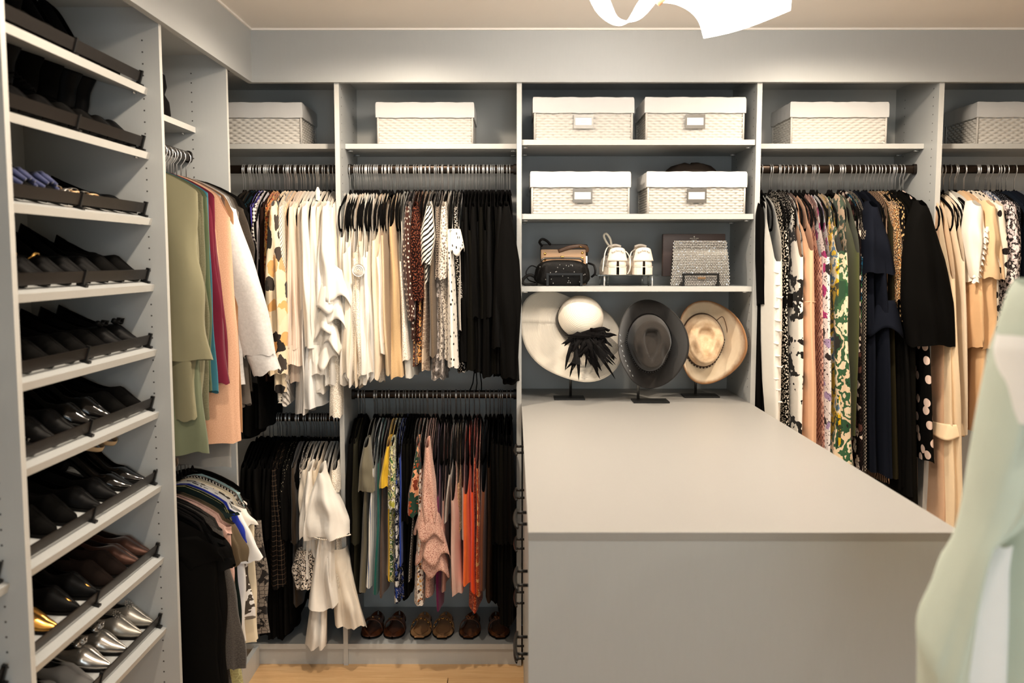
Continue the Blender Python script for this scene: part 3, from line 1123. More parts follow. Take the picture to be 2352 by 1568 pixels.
G('L1', 'dress', 'dress', 'dark olive brown dress left of the leopard top', fabric('olive_brown', 'plain', (60, 48, 36)), 668, 672, 14, 30, 1400, 'long', 1250, [12, 18, 18])
fLeo = fabric('white_leopard', 'leopard', (226, 214, 200), (24, 19, 17), (200, 184, 166), s=58, th=.5)
b = G('L1', 'blouse', 'blouse', 'white and black leopard print top between dark clothes and white blouses', fLeo, 686, 694, 10, 40, 1340, 'long', 1160, [9, 14, 18], out=.0)
cloth('sash', fLeo, b, [(0, .03), (.5, .055), (1, .035)], [(0, .03), (1, .035)], [(0, .03), (1, .03)], [(0, -.012), (1, -.02)], lambda y: loc_of(b, 700, 1262)[2] + 0 * y,
      lambda y: loc_of(b, 700, 1348)[2] + 0 * y, nth=30, nv=10, amp=.008, yc=[(0, .21), (1, .22)], seed=4)
G('L1', 'blouse', 'blouse', 'white blouse with a knotted elbow sleeve, leftmost of the lower whites', fW2, 694, 700, 16, 44, 1300, 'long', 1180, [14, 24, 34, 30], out=.03, cuff=(30, 8))
G('L1', 'blouse', 'blouse', 'white blouse with a drooping pointed hem above the leopard sash', fW, 705, 706, 14, 50, 1330, 'long', 1240, [12, 30, 46, 44], out=.055, amp=.010)
G('L1', 'blouse', 'blouse', 'cream blouse with a short flared sleeve', fCream, 718, 728, 14, 40, 1390, 'long', 1160, [12, 22, 30], out=.04)
b = G('L1', 'blouse', 'blouse', 'white blouse with a ballooning sleeve edged in pearl beads', fR, 732, 752, 18, 60, 1400, 'long', 1236, [18, 52, 84, 104, 96], out=.08, amp=.010)
cx, cy, cz = loc_of(b, 752, 1236, .08)
pm = MB()
for i in range(44):
    a = -.35 + (PI + .7) * i / 43
    pm.lathe([(0, -.003), (.0026, -.0015), (.003, 0), (.0026, .0015), (0, .003)], 6, Matrix.Translation((cx + .077 * math.cos(a), cy - .045 + .050 * math.sin(a), cz + .004 * math.sin(3 * a))))
o = pm.build('pearl_trim', plain('pearl', C(236, 226, 210), .3), b, True)
o['kind'] = 'stuff'
G('L1', 'blouse', 'blouse', 'white blouse with a lace edged shoulder against the divider', fLace, 764, 768, 18, 30, 1420, 'long', 1130, [14, 22, 22], out=.03)
b = G('L1', 'dress', 'dress', 'long white dress with an uneven split hem reaching the closet floor', fW, 744, 742, 14, 96, 1400, 'plain', 0, out=.05, amp=.014)
cloth('skirt_panel', fW, b, [(0, .022), (1, .042)], [(0, .05), (1, .055)], [(0, .05), (1, .05)], [(0, .02), (1, .055)], lambda y: loc_of(b, 720, 1290)[2] + 0 * y,
      lambda y: loc_of(b, 720, 1482)[2] + 0 * y, nth=30, nv=14, amp=.012, yc=[(0, .19), (1, .20)], seed=5)
cloth('skirt_panel', fW2, b, [(0, .03), (1, .062)], [(0, .05), (1, .06)], [(0, .05), (1, .05)], [(0, -.03), (1, -.082)], lambda y: loc_of(b, 770, 1262)[2] + 0 * y,
      lambda y: loc_of(b, 770, 1445)[2] + np.clip(y, -1, 1) * .3, nth=34, nv=14, amp=.012, yc=[(0, .17), (1, .19)], seed=6)
for x in (616, 640, 664, 680, 690, 699, 711, 724, 738, 750, 757, 770):
    bay_hanger('L1', P(x, 990, Y=D).x, extra=True)

# ================================================================== double-rod bay, upper rod
for i, x in enumerate([782, 788, 795, 801, 808, 815, 822, 829, 836, 842, 849, 856]):
    mt = [fW, fW2, fR, fW3, fLace, fCream][i % 6]
    lab = ['white cotton tank top', 'ivory tank top', 'white crepe tank top', 'cool white satin camisole', 'white lace trimmed tank', 'cream camisole'][i % 6]
    yb = [884, 868, 876, 850, 862, 886, 872, 858, 880, 866, 874, 862][i]
    xb = x + [2, 0, 4, -2, 6, -4, 3, 8, 0, 6, 10, 8][i]
    G('U2', 'tank_top', 'tank top', lab + (' left in the white tank tops' if i < 6 else ' right in the white tank tops'), mt, x, xb, 26, 50 - i % 3 * 5, yb, 'tank', 545 + (i * 37) % 50,
      out=.0 + .06 * ((i * 5) % 7) / 7, amp=.014, hem=.010, wm=42)
b = G('U2', 'blouse', 'blouse', 'white sleeveless blouse with a long loose front panel and rosette', fR, 822, 838, 24, 46, 858, 'tank', 590, out=.06, amp=.012)
cx, cy, cz = loc_of(b, 824, 620, .06)
rm = MB()
for i in range(3):
    rm.lathe([(.004 + .006 * i, .004), (.009 + .006 * i, -.003), (.012 + .006 * i, .003)], 14, Matrix.Translation((cx, cy + .004, cz)) @ Matrix.Rotation(-PI / 2, 4, 'X'))
rm.build('rosette', fR, b, True)
G('U2', 'tank_top', 'tank top', 'white tank top with slanted hem left of the tan knit', fW, 862, 876, 22, 36, 815, 'tank', 590, out=.05, amp=.010, yb2=850)
G('U2', 'blouse', 'blouse', 'beige lined camisole just left of the tan knit', fBeige, 868, 882, 14, 20, 790, 'tank', 560, out=.02)
G('U2', 'blouse', 'blouse', 'ecru ribbed vest half hidden behind the tan knit', fabric('ecru_rib', 'stripes', (224, 206, 176), (198, 176, 142), s=160, th=.4), 876, 890, 14, 24, 860, 'tank', 540, out=.02)
fTan = fabric('tan_open_knit', 'snake', (146, 112, 74), (206, 172, 126), (190, 154, 108), s=260, th=.05)
G('U2', 'sweater', 'sweater', 'tan open-knit vest with two long soft folds', fabric('tan_knit', 'heather', (210, 178, 134), (184, 150, 106), s=420, bs=.6), 895, 905, 18, 46, 868, 'tank', 520, out=.06, wm=34, amp=.012)
G('U2', 'blouse', 'blouse', 'cream camisole strap beside the tan knit', fCream, 906, 910, 10, 14, 700, 'tank', 545)
fEyelet = fabric('eyelet_white', 'specks', (236, 228, 214), (170, 152, 130), (226, 214, 198), s=150, th=.22)
G('U2', 'blouse', 'blouse', 'white eyelet blouse right of the tan knit', fEyelet, 915, 931, 12, 34, 828, 'tank', 600, out=.04, yb2=860)
G('U2', 'blouse', 'blouse', 'pale grey chiffon hem peeping out under the eyelet blouse', fabric('pale_grey_chiffon', 'plain', (200, 196, 186)), 922, 942, 10, 36, 866, 'plain', hang=False, amp=.012)
fBrDot = fabric('brown_polka', 'dots', (62, 34, 26), (226, 208, 190), s=50, th=.20, rnd=.6)
G('U2', 'blouse', 'blouse', 'chocolate blouse with cream polka dots beside the white eyelet blouse', fBrDot, 934, 946, 18, 20, 780, 'long', 735, [16, 34, 30, 18], out=.05)
fRedLeo = fabric('red_black_sequin', 'leopard', (40, 18, 15), (14, 11, 10), (120, 66, 48), s=100, th=.55)
G('U2', 'blouse', 'blouse', 'glittery red, black and cream speckled blouse', fRedLeo, 952, 962, 20, 34, 790, 'long', 690, [18, 34, 34, 28], out=.06)
fGold = fabric('gold_leopard', 'leopard', (206, 152, 90), (24, 18, 15), (150, 96, 52), s=56, th=.52)
G('U2', 'blouse', 'blouse', 'golden leopard print blouse with dark spots', fGold, 964, 962, 14, 30, 836, 'plain', out=.02)
G('U2', 'blouse', 'blouse', 'dark leopard blouse with rust flecks left of the lattice print', fabric('rust_leopard', 'leopard', (120, 60, 34), (22, 16, 14), (196, 150, 96), s=80, th=.52), 950, 951, 12, 14, 840, 'plain')
G('U2', 'blouse', 'blouse', 'beige lattice print blouse with a slim straight hem', fabric('beige_lattice', 'snake', (150, 122, 98), (222, 202, 178), (206, 182, 154), s=62, th=.07), 974, 974, 12, 19, 852, 'plain', out=.025)
fZeb = fabric('bold_stripe', 'stripes', (236, 226, 212), (22, 18, 17), s=62, th=.42, rot=-.95)
b = G('U2', 'shirt', 'shirt', 'black and cream diagonally striped shirt with a tied front', fZeb, 984, 976, 18, 12, 650, 'long', 606, [16, 38, 22], out=.07)
G('U2', 'sweater', 'sweater', 'taupe marled sweater right of the striped shirt', fabric('taupe_marl', 'heather', (126, 108, 88), (88, 74, 60), s=380), 990, 994, 16, 26, 818, 'plain', out=.03)
G('U2', 'blouse', 'blouse', 'black camisole between the striped shirt and snakeskin blouse', fBlk, 997, 1000, 10, 12, 640, 'tank', 540)
G('U2', 'blouse', 'blouse', 'grey snakeskin print blouse', fabric('grey_snake', 'snake', (60, 52, 46), (176, 160, 144), (116, 102, 90), s=120, th=.09), 1004, 1008, 14, 20, 800, 'long', 640, [12, 18, 18], out=.025)
fInk = fabric('ink_floral', 'specks', (228, 218, 204), (120, 108, 98), (206, 194, 180), s=100, th=.34)
G('U2', 'blouse', 'blouse', 'white blouse with grey ink flowers and ruffled side', fInk, 1018, 1014, 18, 34, 830, 'long', 640, [14, 24, 22], out=.05, yb2=790)
fTick = fabric('black_ticks', 'dots', (236, 228, 216), (24, 20, 18), s=32, th=.15)
b = G('U2', 'blouse', 'blouse', 'white blouse with scattered black specks and a flutter sleeve', fTick, 1030, 1040, 18, 34, 846, 'plain', out=.06, amp=.006)
cx, cy, cz = loc_of(b, 1042, 525, .06)
flounce(b, fTick, cx, cy - .04, cz, .085, .022, .036, 3, .004, sd=3)
G('U2', 'blouse', 'blouse', 'black top sprinkled with tiny white dots', fabric('white_pin_dots', 'dots', (18, 16, 15), (224, 214, 202), s=130, th=.3), 1046, 1060, 12, 26, 858, 'long', 690, [10, 16, 16], out=.01)
G('U2', 'blouse', 'blouse', 'thin striped blouse edge next to the black tops', fabric('mono_stripe', 'stripes', (216, 206, 194), (30, 26, 24), s=140, th=.45), 1053, 1056, 8, 10, 760, 'plain', out=.01)
G('U2', 'blouse', 'blouse', 'crumpled grey sheer hem under the ink-flower blouse', fabric('grey_sheer', 'floral', (120, 112, 106), (60, 54, 50), s=60, th=.5, pal=[(160, 150, 144), (84, 78, 74), (200, 190, 184)]), 1000, 1006, 10, 44, 872, 'plain', hang=False, amp=.014)
for i, x in enumerate([1062, 1070, 1078, 1087, 1096, 1105, 1114, 1123, 1132, 1141]):
    yb = [830, 850, 852, 856, 850, 862, 866, 858, 862, 866][i]
    G('U2', 'blouse', 'blouse', 'plain black top in the tight row of black tops', [fBlk, fBlk2, fBlkO][i % 3], x, x + 4, 18, 34, yb, 'long' if i % 2 else 'plain', 730,
      [14, 22, 22], group='black tops on the upper rod', out=.012 * (i % 4))
G('U2', 'cardigan', 'cardigan', 'long black cardigan with a bulging sleeve against the shelf unit', fBlk, 1163, 1172, 34, 50, 885, 'long', 870, [30, 58, 64, 48, 36], out=.07, amp=.008)
G('U2', 'blouse', 'blouse', 'black satin blouse left of the long black cardigan', fBlk2, 1150, 1150, 26, 44, 860, 'long', 800, [20, 34, 40], out=.05)
tie = MB()
for x0, x1 in ((1090, 1078), (1094, 1093), (1102, 1106)):
    tie.tube([P(x0, 850, Y=3.60), P((x0 + x1) / 2 + 2, 880, Y=3.60), P(x1, 900, Y=3.60)], .0022, 6)
tag(tie.build('tie_strings', M_VELVET, None, True), 'black tie strings dangling below the black tops', 'strings')
for x in (812, 826, 839, 846, 853, 866, 873, 881, 888, 899, 903, 911, 919, 927, 940, 946, 957, 969, 979, 1010, 1024, 1037, 1066, 1074, 1083, 1091, 1109, 1118, 1128, 1146, 1155, 1170):
    bay_hanger('U2', P(x, 480, Y=D).x, extra=True)

# ================================================================== double-rod bay, lower rod
G('L2', 'blouse', 'blouse', 'black blouse at the left end of the coloured tops', fBlk, 802, 804, 16, 26, 1380, 'long', 1200, [14, 22, 22])
G('L2', 'blouse', 'blouse', 'dark olive blouse behind the grey-green tee', fabric('dark_olive', 'plain', (46, 44, 34)), 812, 814, 16, 30, 1376, 'long', 1250, [12, 20, 22])
fSageD = fabric('grey_green_jersey', 'plain', (112, 106, 88))
b = G('L2', 'tee_shirt', 'tee shirt', 'grey-green tee with a wide drooping short sleeve', fSageD, 838, 828, 16, 26, 1372, 'tee', 1130, [14, 34, 42], out=.05, sxe=838)
fBlueSt = fabric('blue_white_stripe', 'stripes', (214, 212, 206), (72, 92, 132), s=48, th=.2, rot=.1)
G('L2', 'blouse', 'blouse', 'white blouse with slim blue stripes', fBlueSt, 858, 848, 11, 18, 1350, 'plain', out=.03)
G('L2', 'blouse', 'blouse', 'teal green top between the blue-striped and brown ones', fabric('teal_jersey', 'plain', (22, 92, 84)), 868, 860, 10, 20, 1366, 'plain', out=.01)
G('L2', 'blouse', 'blouse', 'dusty brown top between teal and yellow', fabric('dusty_brown', 'plain', (92, 70, 58)), 876, 876, 8, 16, 1368, 'plain', out=.0)
G('L2', 'blouse', 'blouse', 'bright mustard yellow top', fabric('mustard', 'plain', (222, 178, 48)), 890, 889, 12, 25, 1340, 'tee', 1120, [10, 20, 26], out=.035, sxe=880)
fTrop = fabric('green_white_tropical', 'camo', s=18, pal=[(36, 74, 40), (226, 222, 206), (52, 96, 44), (214, 206, 150), (108, 104, 84), (240, 236, 222), (178, 176, 70)])
G('L2', 'blouse', 'blouse', 'green, white and yellow painterly print blouse', fTrop, 898, 898, 14, 22, 1345, 'long', 1170, [10, 22, 20], out=.045)
fNavF = fabric('navy_white_floral', 'floral', (24, 28, 44), (214, 212, 210), s=44, th=.5, pal=[(24, 28, 44), (222, 220, 216), (42, 62, 128), (20, 22, 30), (200, 200, 200)])
G('L2', 'blouse', 'blouse', 'navy blouse splashed with white and blue', fNavF, 910, 915, 10, 26, 1385, 'plain', out=.03)
G('L2', 'blouse', 'blouse', 'royal blue top beside the navy splashed blouse', fabric('royal_blue', 'plain', (26, 62, 160)), 917, 920, 9, 12, 1300, 'plain', out=.0)
for i, x in enumerate([926, 934, 942]):
    G('L2', 'blouse', 'blouse', 'black top between the royal blue top and the geometric print', [fBlk, fBlkO, fBlk2][i], x, x, 12, 20, [1385, 1375, 1340][i], 'long', 1200, [10, 16, 16], group='black tops mid lower rod')
fGeo = fabric('rust_green_geometric', 'camo', s=11, rot=.5, pal=[(30, 62, 46), (214, 140, 96), (166, 70, 30), (30, 62, 46), (224, 160, 120), (120, 48, 24)])
G('L2', 'blouse', 'blouse', 'rust, peach and dark green colour-block blouse', fGeo, 957, 946, 9, 26, 1190, 'long', 1185, [8, 20, 32, 26], out=.04)
G('L2', 'blouse', 'blouse', 'black and white houndstooth strip behind the flowered white top', fabric('houndstooth', 'weave', (26, 22, 20), (220, 212, 200), s=190), 952, 941, 7, 10, 1335, 'plain')
fFl = fabric('white_rust_floral', 'floral', (232, 224, 212), (150, 84, 40), s=82, th=.36, pal=[(52, 40, 34), (180, 104, 48), (214, 160, 90), (90, 50, 34), (232, 224, 212)])
G('L2', 'blouse', 'blouse', 'white top with rust and black little flowers and a pointed hem', fFl, 966, 962, 13, 32, 1392, 'plain', out=.045, yb2=1340)
fPk = fabric('pink_speckle', 'specks', (222, 178, 158), (150, 84, 70), (212, 160, 140), s=170, th=.25)
b = G('L2', 'blouse', 'blouse', 'dusty pink speckled blouse with cascading ruffled sleeve', fPk, 980, 988, 14, 36, 1300, 'long', 1200, [14, 30, 42], out=.07)
for i, (x, y, h, r0, r1) in enumerate([(984, 1175, 60, 20, 36), (992, 1222, 66, 20, 40), (996, 1262, 56, 20, 36)]):
    cx, cy, cz = loc_of(b, x, y, .07)
    flounce(b, fPk, cx, cy - .045, cz, h * .00163, r0 * .00163, r1 * .00163, 4.5, .007, sd=20 + i, tilt=.01 * (-1) ** i)
G('L2', 'blouse', 'blouse', 'dusty pink speckled camisole tail under the ruffled blouse', fPk, 988, 982, 8, 34, 1368, 'plain', out=.03, hang=False)
G('L2', 'dress', 'dress', 'deep purple top narrowing to a long pointed hem', fabric('deep_plum', 'plain', (104, 26, 72)), 1004, 1006, 10, 18, 1400, 'tank', 1140, wm=26, out=.03)
G('L2', 'camisole', 'camisole', 'mauve camisole behind the pale pink one', fabric('mauve', 'plain', (188, 142, 128)), 1018, 1016, 10, 22, 1358, 'tank', 1150, out=.02)
G('L2', 'camisole', 'camisole', 'pale grey silk camisole with a high neck', fabric('grey_silk', 'plain', (188, 182, 172), rough=.5), 1040, 1022, 12, 14, 1200, 'tank', 1090, out=.02)
G('L2', 'camisole', 'camisole', 'pale pink camisole with thin straps and a wavy hem', fabric('pale_pink_satin', 'plain', (218, 178, 162), rough=.6), 1036, 1046, 22, 40, 1368, 'tank', 1150, out=.06, amp=.010)
G('L2', 'camisole', 'camisole', 'gold lace camisole between the pink and orange ones', fabric('gold_lace', 'specks', (196, 160, 116), (120, 84, 52), (214, 184, 142), s=170, th=.3), 1050, 1056, 11, 14, 1220, 'tank', 1110, out=.02)
G('L2', 'camisole', 'camisole', 'silver grey camisole left of the orange tops', fabric('silver_satin', 'plain', (186, 180, 176), rough=.5), 1062, 1064, 11, 14, 1240, 'tank', 1120, out=.02)
G('L2', 'camisole', 'camisole', 'light coral orange camisole with a scooped armhole', fabric('coral_orange', 'plain', (248, 112, 48)), 1070, 1074, 22, 30, 1346, 'tank', 1135, out=.055)
G('L2', 'camisole', 'camisole', 'vivid red-orange camisole right of the light coral one', fabric('red_orange', 'plain', (232, 72, 18)), 1083, 1086, 16, 26, 1362, 'tank', 1130, out=.035)
fOrP = fabric('orange_print', 'snake', (150, 60, 18), (236, 96, 26), (214, 150, 90), s=130, th=.08)
G('L2', 'blouse', 'blouse', 'orange top with a fine white and rust print', fOrP, 1096, 1096, 11, 18, 1368, 'plain', out=.03)
G('L2', 'skirt', 'skirt', 'rust red printed hem below the orange tops', fabric('rust_print', 'specks', (170, 60, 30), (222, 140, 90), (120, 36, 20), s=120, th=.26), 1090, 1090, 10, 32, 1402, 'plain', hang=False)
G('L2', 'blouse', 'blouse', 'chestnut brown camisole right of the orange tops', fabric('chestnut', 'plain', (112, 64, 40)), 1112, 1108, 20, 18, 1360, 'tank', 1130, out=.03)
G('L2', 'blouse', 'blouse', 'dark coffee brown top next to the chestnut camisole', fabric('coffee', 'plain', (40, 28, 20)), 1122, 1124, 14, 22, 1380, 'plain', out=.02)
for i, x in enumerate([1132, 1142, 1152, 1163, 1172]):
    G('L2', 'dress', 'dress', 'black garment at the dark right end of the lower rod', [fBlk, fBlk2, fBlkO][i % 3], x, x + 2, 18, 26, [1390, 1400, 1440, 1450, 1446][i], 'long', 1250, [14, 22, 24],
      group='black clothes right on the lower rod', out=.012 * i)
for x in (808, 822, 845, 852, 882, 905, 974, 996, 1012, 1028, 1148):
    bay_hanger('L2', P(x, 990, Y=D).x, extra=True)

# ================================================================== long dress bay
G('U4', 'dress', 'dress', 'black dress against the left board of the long dress bay', fBlk, 1752, 1758, 26, 40, 960, 'long', 700, [18, 26, 26], out=.0)
G('U4', 'dress', 'dress', 'black satin dress behind the white ruched one', fBlk2, 1764, 1766, 24, 44, 975, 'tank', 600, out=.01)
fRuch = fabric('white_ruched', 'plain', (240, 236, 226))
b = G('U4', 'dress', 'dress', 'white ruched sleeveless dress with a deep open armhole', fRuch, 1790, 1786, 46, 30, 985, 'tank', 600, out=.09, wm=38, amp=.004)
for i in range(12):
    cx, cy, cz = loc_of(b, 1788 + (i % 3 - 1) * 3, 625 + i * 27 + (i * 7) % 5, .09)
    w_ = .010 + .003 * (i % 3)
    MB().tube([(cx - w_, cy - .012, cz + .004 * (-1) ** i), (cx - w_ * .4, cy - .0025, cz - .003 + .004 * (i % 2)), (cx + w_ * .4, cy - .0025, cz), (cx + w_, cy - .012, cz + .003)], [.001, .0034, .0034, .001], 6).build('ruching', fRuch, b, True)
fTk = fabric('black_white_speck', 'dots', BLACK, (232, 222, 208), s=105, th=.3)
b = G('U4', 'dress', 'dress', 'black dress densely flecked with white, black sash at its waist', fTk, 1810, 1812, 20, 28, 1010, 'plain', out=.035)
cx, cy, cz = loc_of(b, 1811, 690, .035)
MB().lathe([(.019, .026), (.021, 0), (.019, -.026)], 20, Matrix.Translation((cx, cy - .012, cz)) @ Matrix.Diagonal((1, .8, 1, 1))).build('sash', fBlk, b, True)
G('U4', 'dress', 'dress', 'second flecked black dress with finer dots and long sleeve', fabric('black_white_speck_fine', 'dots', BLACK, (226, 214, 200), s=130, th=.26), 1824, 1824, 14, 18, 1010, 'long', 740, [10, 16, 14])
G('U4', 'dress', 'dress', 'dusty mauve dress mostly hidden by the bold white one', fabric('dusty_mauve', 'plain', (132, 104, 92)), 1836, 1836, 18, 20, 900, 'tank', 560)
fBold = fabric('bold_black_white', 'camo', s=6.5, pal=[(18, 16, 15), (238, 232, 222), (240, 234, 224), (22, 18, 16), (236, 230, 220)])
G('U4', 'dress', 'dress', 'white dress with bold black brush-stroke shapes', fBold, 1843, 1838, 26, 30, 1010, 'tank', 590, out=.08)
b = G('U4', 'dress', 'dress', 'peach sleeveless dress with a seamed waist', fabric('peach_crepe', 'plain', (238, 188, 150)), 1866, 1868, 32, 42, 1035, 'tank', 575, out=.10, wm=34)
cx, cy, cz = loc_of(b, 1864, 694, .10)
MB().tube([(cx - .020, cy - .016, cz), (cx, cy - .0015, cz + .002), (cx + .020, cy - .016, cz)], .0016, 6).build('waist_seam', MATS['peach_crepe'], b, True)
fPSn = fabric('pink_snake', 'weave', (206, 158, 142), (92, 44, 42), (224, 190, 174), s=95)
G('U4', 'dress', 'dress', 'pink and burgundy snakeskin dress', fPSn, 1886, 1890, 20, 22, 1035, 'tank', 590, out=.045, wm=24)
fLav = fabric('white_lavender_floral', 'floral', (236, 232, 230), (34, 28, 30), s=26, th=.42, pal=[(236, 232, 230), (40, 32, 34), (168, 150, 190), (236, 230, 228), (176, 50, 120), (230, 226, 224)])
G('U4', 'dress', 'dress', 'white dress with lavender and black blooms', fLav, 1904, 1904, 24, 24, 1040, 'tank', 590, out=.07)
G('U4', 'dress', 'dress', 'beige and brown tweed dress', fabric('beige_tweed', 'weave', (214, 188, 158), (104, 80, 60), (190, 160, 126), s=150), 1914, 1914, 14, 18, 1045, 'tank', 560, out=.025)
fYel = fabric('yellow_blue_floral', 'camo', s=11, pal=[(222, 184, 36), (86, 118, 150), (228, 214, 180), (222, 180, 30), (60, 62, 40), (196, 160, 40)])
G('U4', 'dress', 'dress', 'yellow dress with slate blue flowers', fYel, 1928, 1926, 20, 24, 1050, 'tank', 580, out=.075)
fGrF = fabric('cream_green_floral', 'camo', s=6.5, pal=[(34, 74, 46), (58, 100, 62), (232, 214, 184), (48, 88, 56), (226, 202, 170), (40, 78, 50), (30, 30, 26)])
G('U4', 'dress', 'dress', 'cream dress with big green leaves widening to the hem', fGrF, 1944, 1952, 26, 82, 1075, 'tank', 580, out=.11, wm=42, amp=.012)
G('U4', 'dress', 'dress', 'beige and green leaf print dress behind the olive one', fabric('beige_leaf', 'camo', s=9, pal=[(196, 158, 120), (40, 70, 44), (222, 190, 156), (60, 90, 60)]), 1956, 1946, 16, 20, 1050, 'tank', 590, out=.03)
G('U4', 'dress', 'dress', 'olive green dress with a cap sleeve', fabric('olive_crepe', 'plain', (74, 78, 44)), 1974, 1962, 26, 26, 1000, 'tank', 580, out=.085, wm=24)
b = G('U4', 'dress', 'dress', 'teal and blue flowered dress in shadow beside the olive one', fabric('teal_blue_floral', 'floral', (24, 36, 44), (40, 96, 110), s=60, th=.5, pal=[(30, 80, 110), (210, 190, 170), (20, 30, 36), (60, 110, 60)]), 1983, 1972, 14, 16, 1000, 'tank', 590, out=.02)
G('U4', 'dress', 'dress', 'black dress with cream and brown brushed flowers', fabric('black_cream_floral', 'floral', (22, 17, 17), (60, 40, 38), s=32, th=.4, pal=[(214, 196, 180), (22, 17, 17), (92, 60, 54), (22, 17, 17), (226, 212, 200)]), 1978, 1978, 16, 24, 1080, 'plain', out=.03)
G('U4', 'dress', 'dress', 'black and white tweed dress left of the navy one', fabric('black_tweed', 'weave', (24, 21, 20), (176, 164, 150), s=150), 1990, 1990, 14, 16, 1085, 'plain', out=.025)
fNavy = fabric('navy_crepe', 'plain', (20, 23, 32))
b = G('U4', 'dress', 'dress', 'navy dress with a flared cape sleeve', fNavy, 2012, 2018, 34, 34, 1090, 'tee', 628, [26, 62, 80], out=.05, sxe=2025)
b = G('U4', 'dress', 'dress', 'navy dress with a flared peplum at its hips', fNavy, 2030, 2040, 28, 36, 1095, 'plain', out=.04)
cx, cy, cz = loc_of(b, 2046, 690, .04)
flounce(b, fNavy, cx, cy - .04, cz, .12, .028, .066, 2.5, .005, sd=9, name='peplum')
G('U4', 'dress', 'dress', 'gold and black leopard dress with a long sleeve', fabric('gold_black_leo', 'leopard', (170, 120, 70), (22, 16, 14), (206, 170, 124), s=90, th=.55), 2064, 2070, 18, 20, 720, 'long', 690, [14, 22, 24, 18], out=.03)
G('U4', 'dress', 'dress', 'black dress with scattered gold and white dots', fabric('gold_dots', 'dots', (22, 18, 16), (206, 170, 120), s=60, th=.26), 2078, 2082, 18, 22, 760, 'long', 740, [14, 20, 20], out=.02)
G('U4', 'dress', 'dress', 'brown and cream zebra lace dress hanging low', fabric('zebra_brown', 'zebra', (34, 24, 20), (176, 146, 120), s=26, th=.62), 2040, 2039, 12, 20, 1110, 'plain', out=.0)
G('U4', 'dress', 'dress', 'dark olive long dress behind the zebra lace', fabric('olive_dark', 'plain', (44, 40, 26)), 2052, 2058, 16, 30, 1100, 'plain', out=.01)
for i, x in enumerate([2066, 2084, 2098]):
    G('U4', 'dress', 'dress', 'long black dress hanging behind the black coat', [fBlk, fBlk2, fBlkO][i], x, x + 4, 24, 44, [1120, 1140, 1160][i], 'plain', group='black dresses behind the coat', out=.01 * i)
G('U4', 'coat', 'coat', 'big black coat with a wide curved sleeve over the right board', fBlk, 2128, 2140, 66, 96, 795, 'long', 796, [50, 96, 116, 104], out=.10, amp=.008, sxe=2152)
G('U4', 'dress', 'dress', 'black dress with large blush polka dots below the coat', fabric('blush_polka', 'dots', BLACK, (226, 200, 186), s=17, th=.28, rnd=.8), 2126, 2144, 20, 32, 1062, 'plain', out=.06)
for x in (1776, 1800, 1848, 1858, 1877, 1895, 1937, 1965, 2000, 2022, 2046, 2092, 2108, 2116):
    bay_hanger('U4', P(x, 480, Y=D).x, extra=True)

# ================================================================== bay at the right edge
fCr2 = fabric('cream_gauze', 'plain', (236, 210, 174))
b = G('U5', 'dress', 'dress', 'long cream tiered dress nearest the black coat', fCr2, 2194, 2200, 26, 66, 1215, 'tank', 640, out=.08, wm=52, amp=.012)
for y in (745, 976):
    cx, cy, cz = loc_of(b, 2198, y, .08)
    flounce(b, fCr2, cx, cy - .10, cz, .03 if y < 900 else .05, .034 if y < 900 else .052, .040 if y < 900 else .062, 3, .002, sd=y, name='tier', fy=1.7)
G('U5', 'dress', 'dress', 'blush beige dress showing as a narrow strip below the black coat', fabric('blush_beige', 'plain', (206, 168, 136)), 2176, 2160, 20, 44, 1200, 'tank', 640, out=.03, amp=.010)
G('U5', 'dress', 'dress', 'pale cream strappy dress behind the frilled blouse', fCream, 2216, 2216, 22, 40, 1000, 'tank', 600, out=.05)
fWf = fabric('white_frill', 'plain', (242, 234, 222))
b = G('U5', 'blouse', 'blouse', 'white blouse with a frayed frill edge and pointed tip', fWf, 2252, 2246, 30, 18, 648, 'long', 640, [30, 42, 30, 12], out=.08)
for i in range(10):
    cx, cy, cz = loc_of(b, 2272 - i * 3.0, 520 + i * 13, .08)
    flounce(b, fWf, cx, cy - .01, cz, .020, .006, .013, 4, .004, sd=i, name='frill', n=16)
fTanC = fabric('tan_chiffon', 'plain', (226, 184, 138))
G('U5', 'dress', 'dress', 'tan chiffon dress with a gathered balloon sleeve', fTanC, 2278, 2274, 28, 50, 1000, 'long', 800, [26, 50, 66, 62, 30], out=.06, amp=.012, sxe=2262)
G('U5', 'blouse', 'blouse', 'tan chiffon blouse with a handkerchief sleeve above the balloon sleeve', fabric('tan_voile', 'plain', (228, 194, 152)), 2284, 2290, 20, 40, 660, 'tee', 640, [20, 34, 52], out=.09)
fDotC = fabric('cream_black_dots', 'dots', (238, 226, 206), (26, 21, 19), s=21, th=.26, rnd=.75)
G('U5', 'dress', 'dress', 'cream dress with large black dots and a full sleeve', fDotC, 2304, 2306, 22, 40, 940, 'long', 640, [20, 34, 38, 24], out=.085)
G('U5', 'dress', 'dress', 'cream black-dotted skirt showing under the tan balloon sleeve', fDotC, 2290, 2274, 12, 50, 990, 'plain', hang=False)
fFW = fabric('black_white_ditsy', 'floral', (34, 28, 30), (228, 214, 208), s=95, th=.52, pal=[(226, 212, 208), (206, 190, 190), (40, 32, 34), (232, 222, 218)])
G('U5', 'dress', 'dress', 'black dress crowded with small white flowers, puffed sleeve', fFW, 2334, 2334, 22, 34, 900, 'long', 650, [18, 40, 42, 26], out=.085)
G('U5', 'dress', 'dress', 'blue-grey flowered dress between dotted and white-flowered dresses', fabric('blue_grey_floral', 'floral', (120, 132, 150), (40, 44, 56), s=60, th=.5, pal=[(60, 70, 90), (190, 194, 200), (90, 100, 130)]), 2322, 2318, 14, 22, 860, 'plain', out=.03)
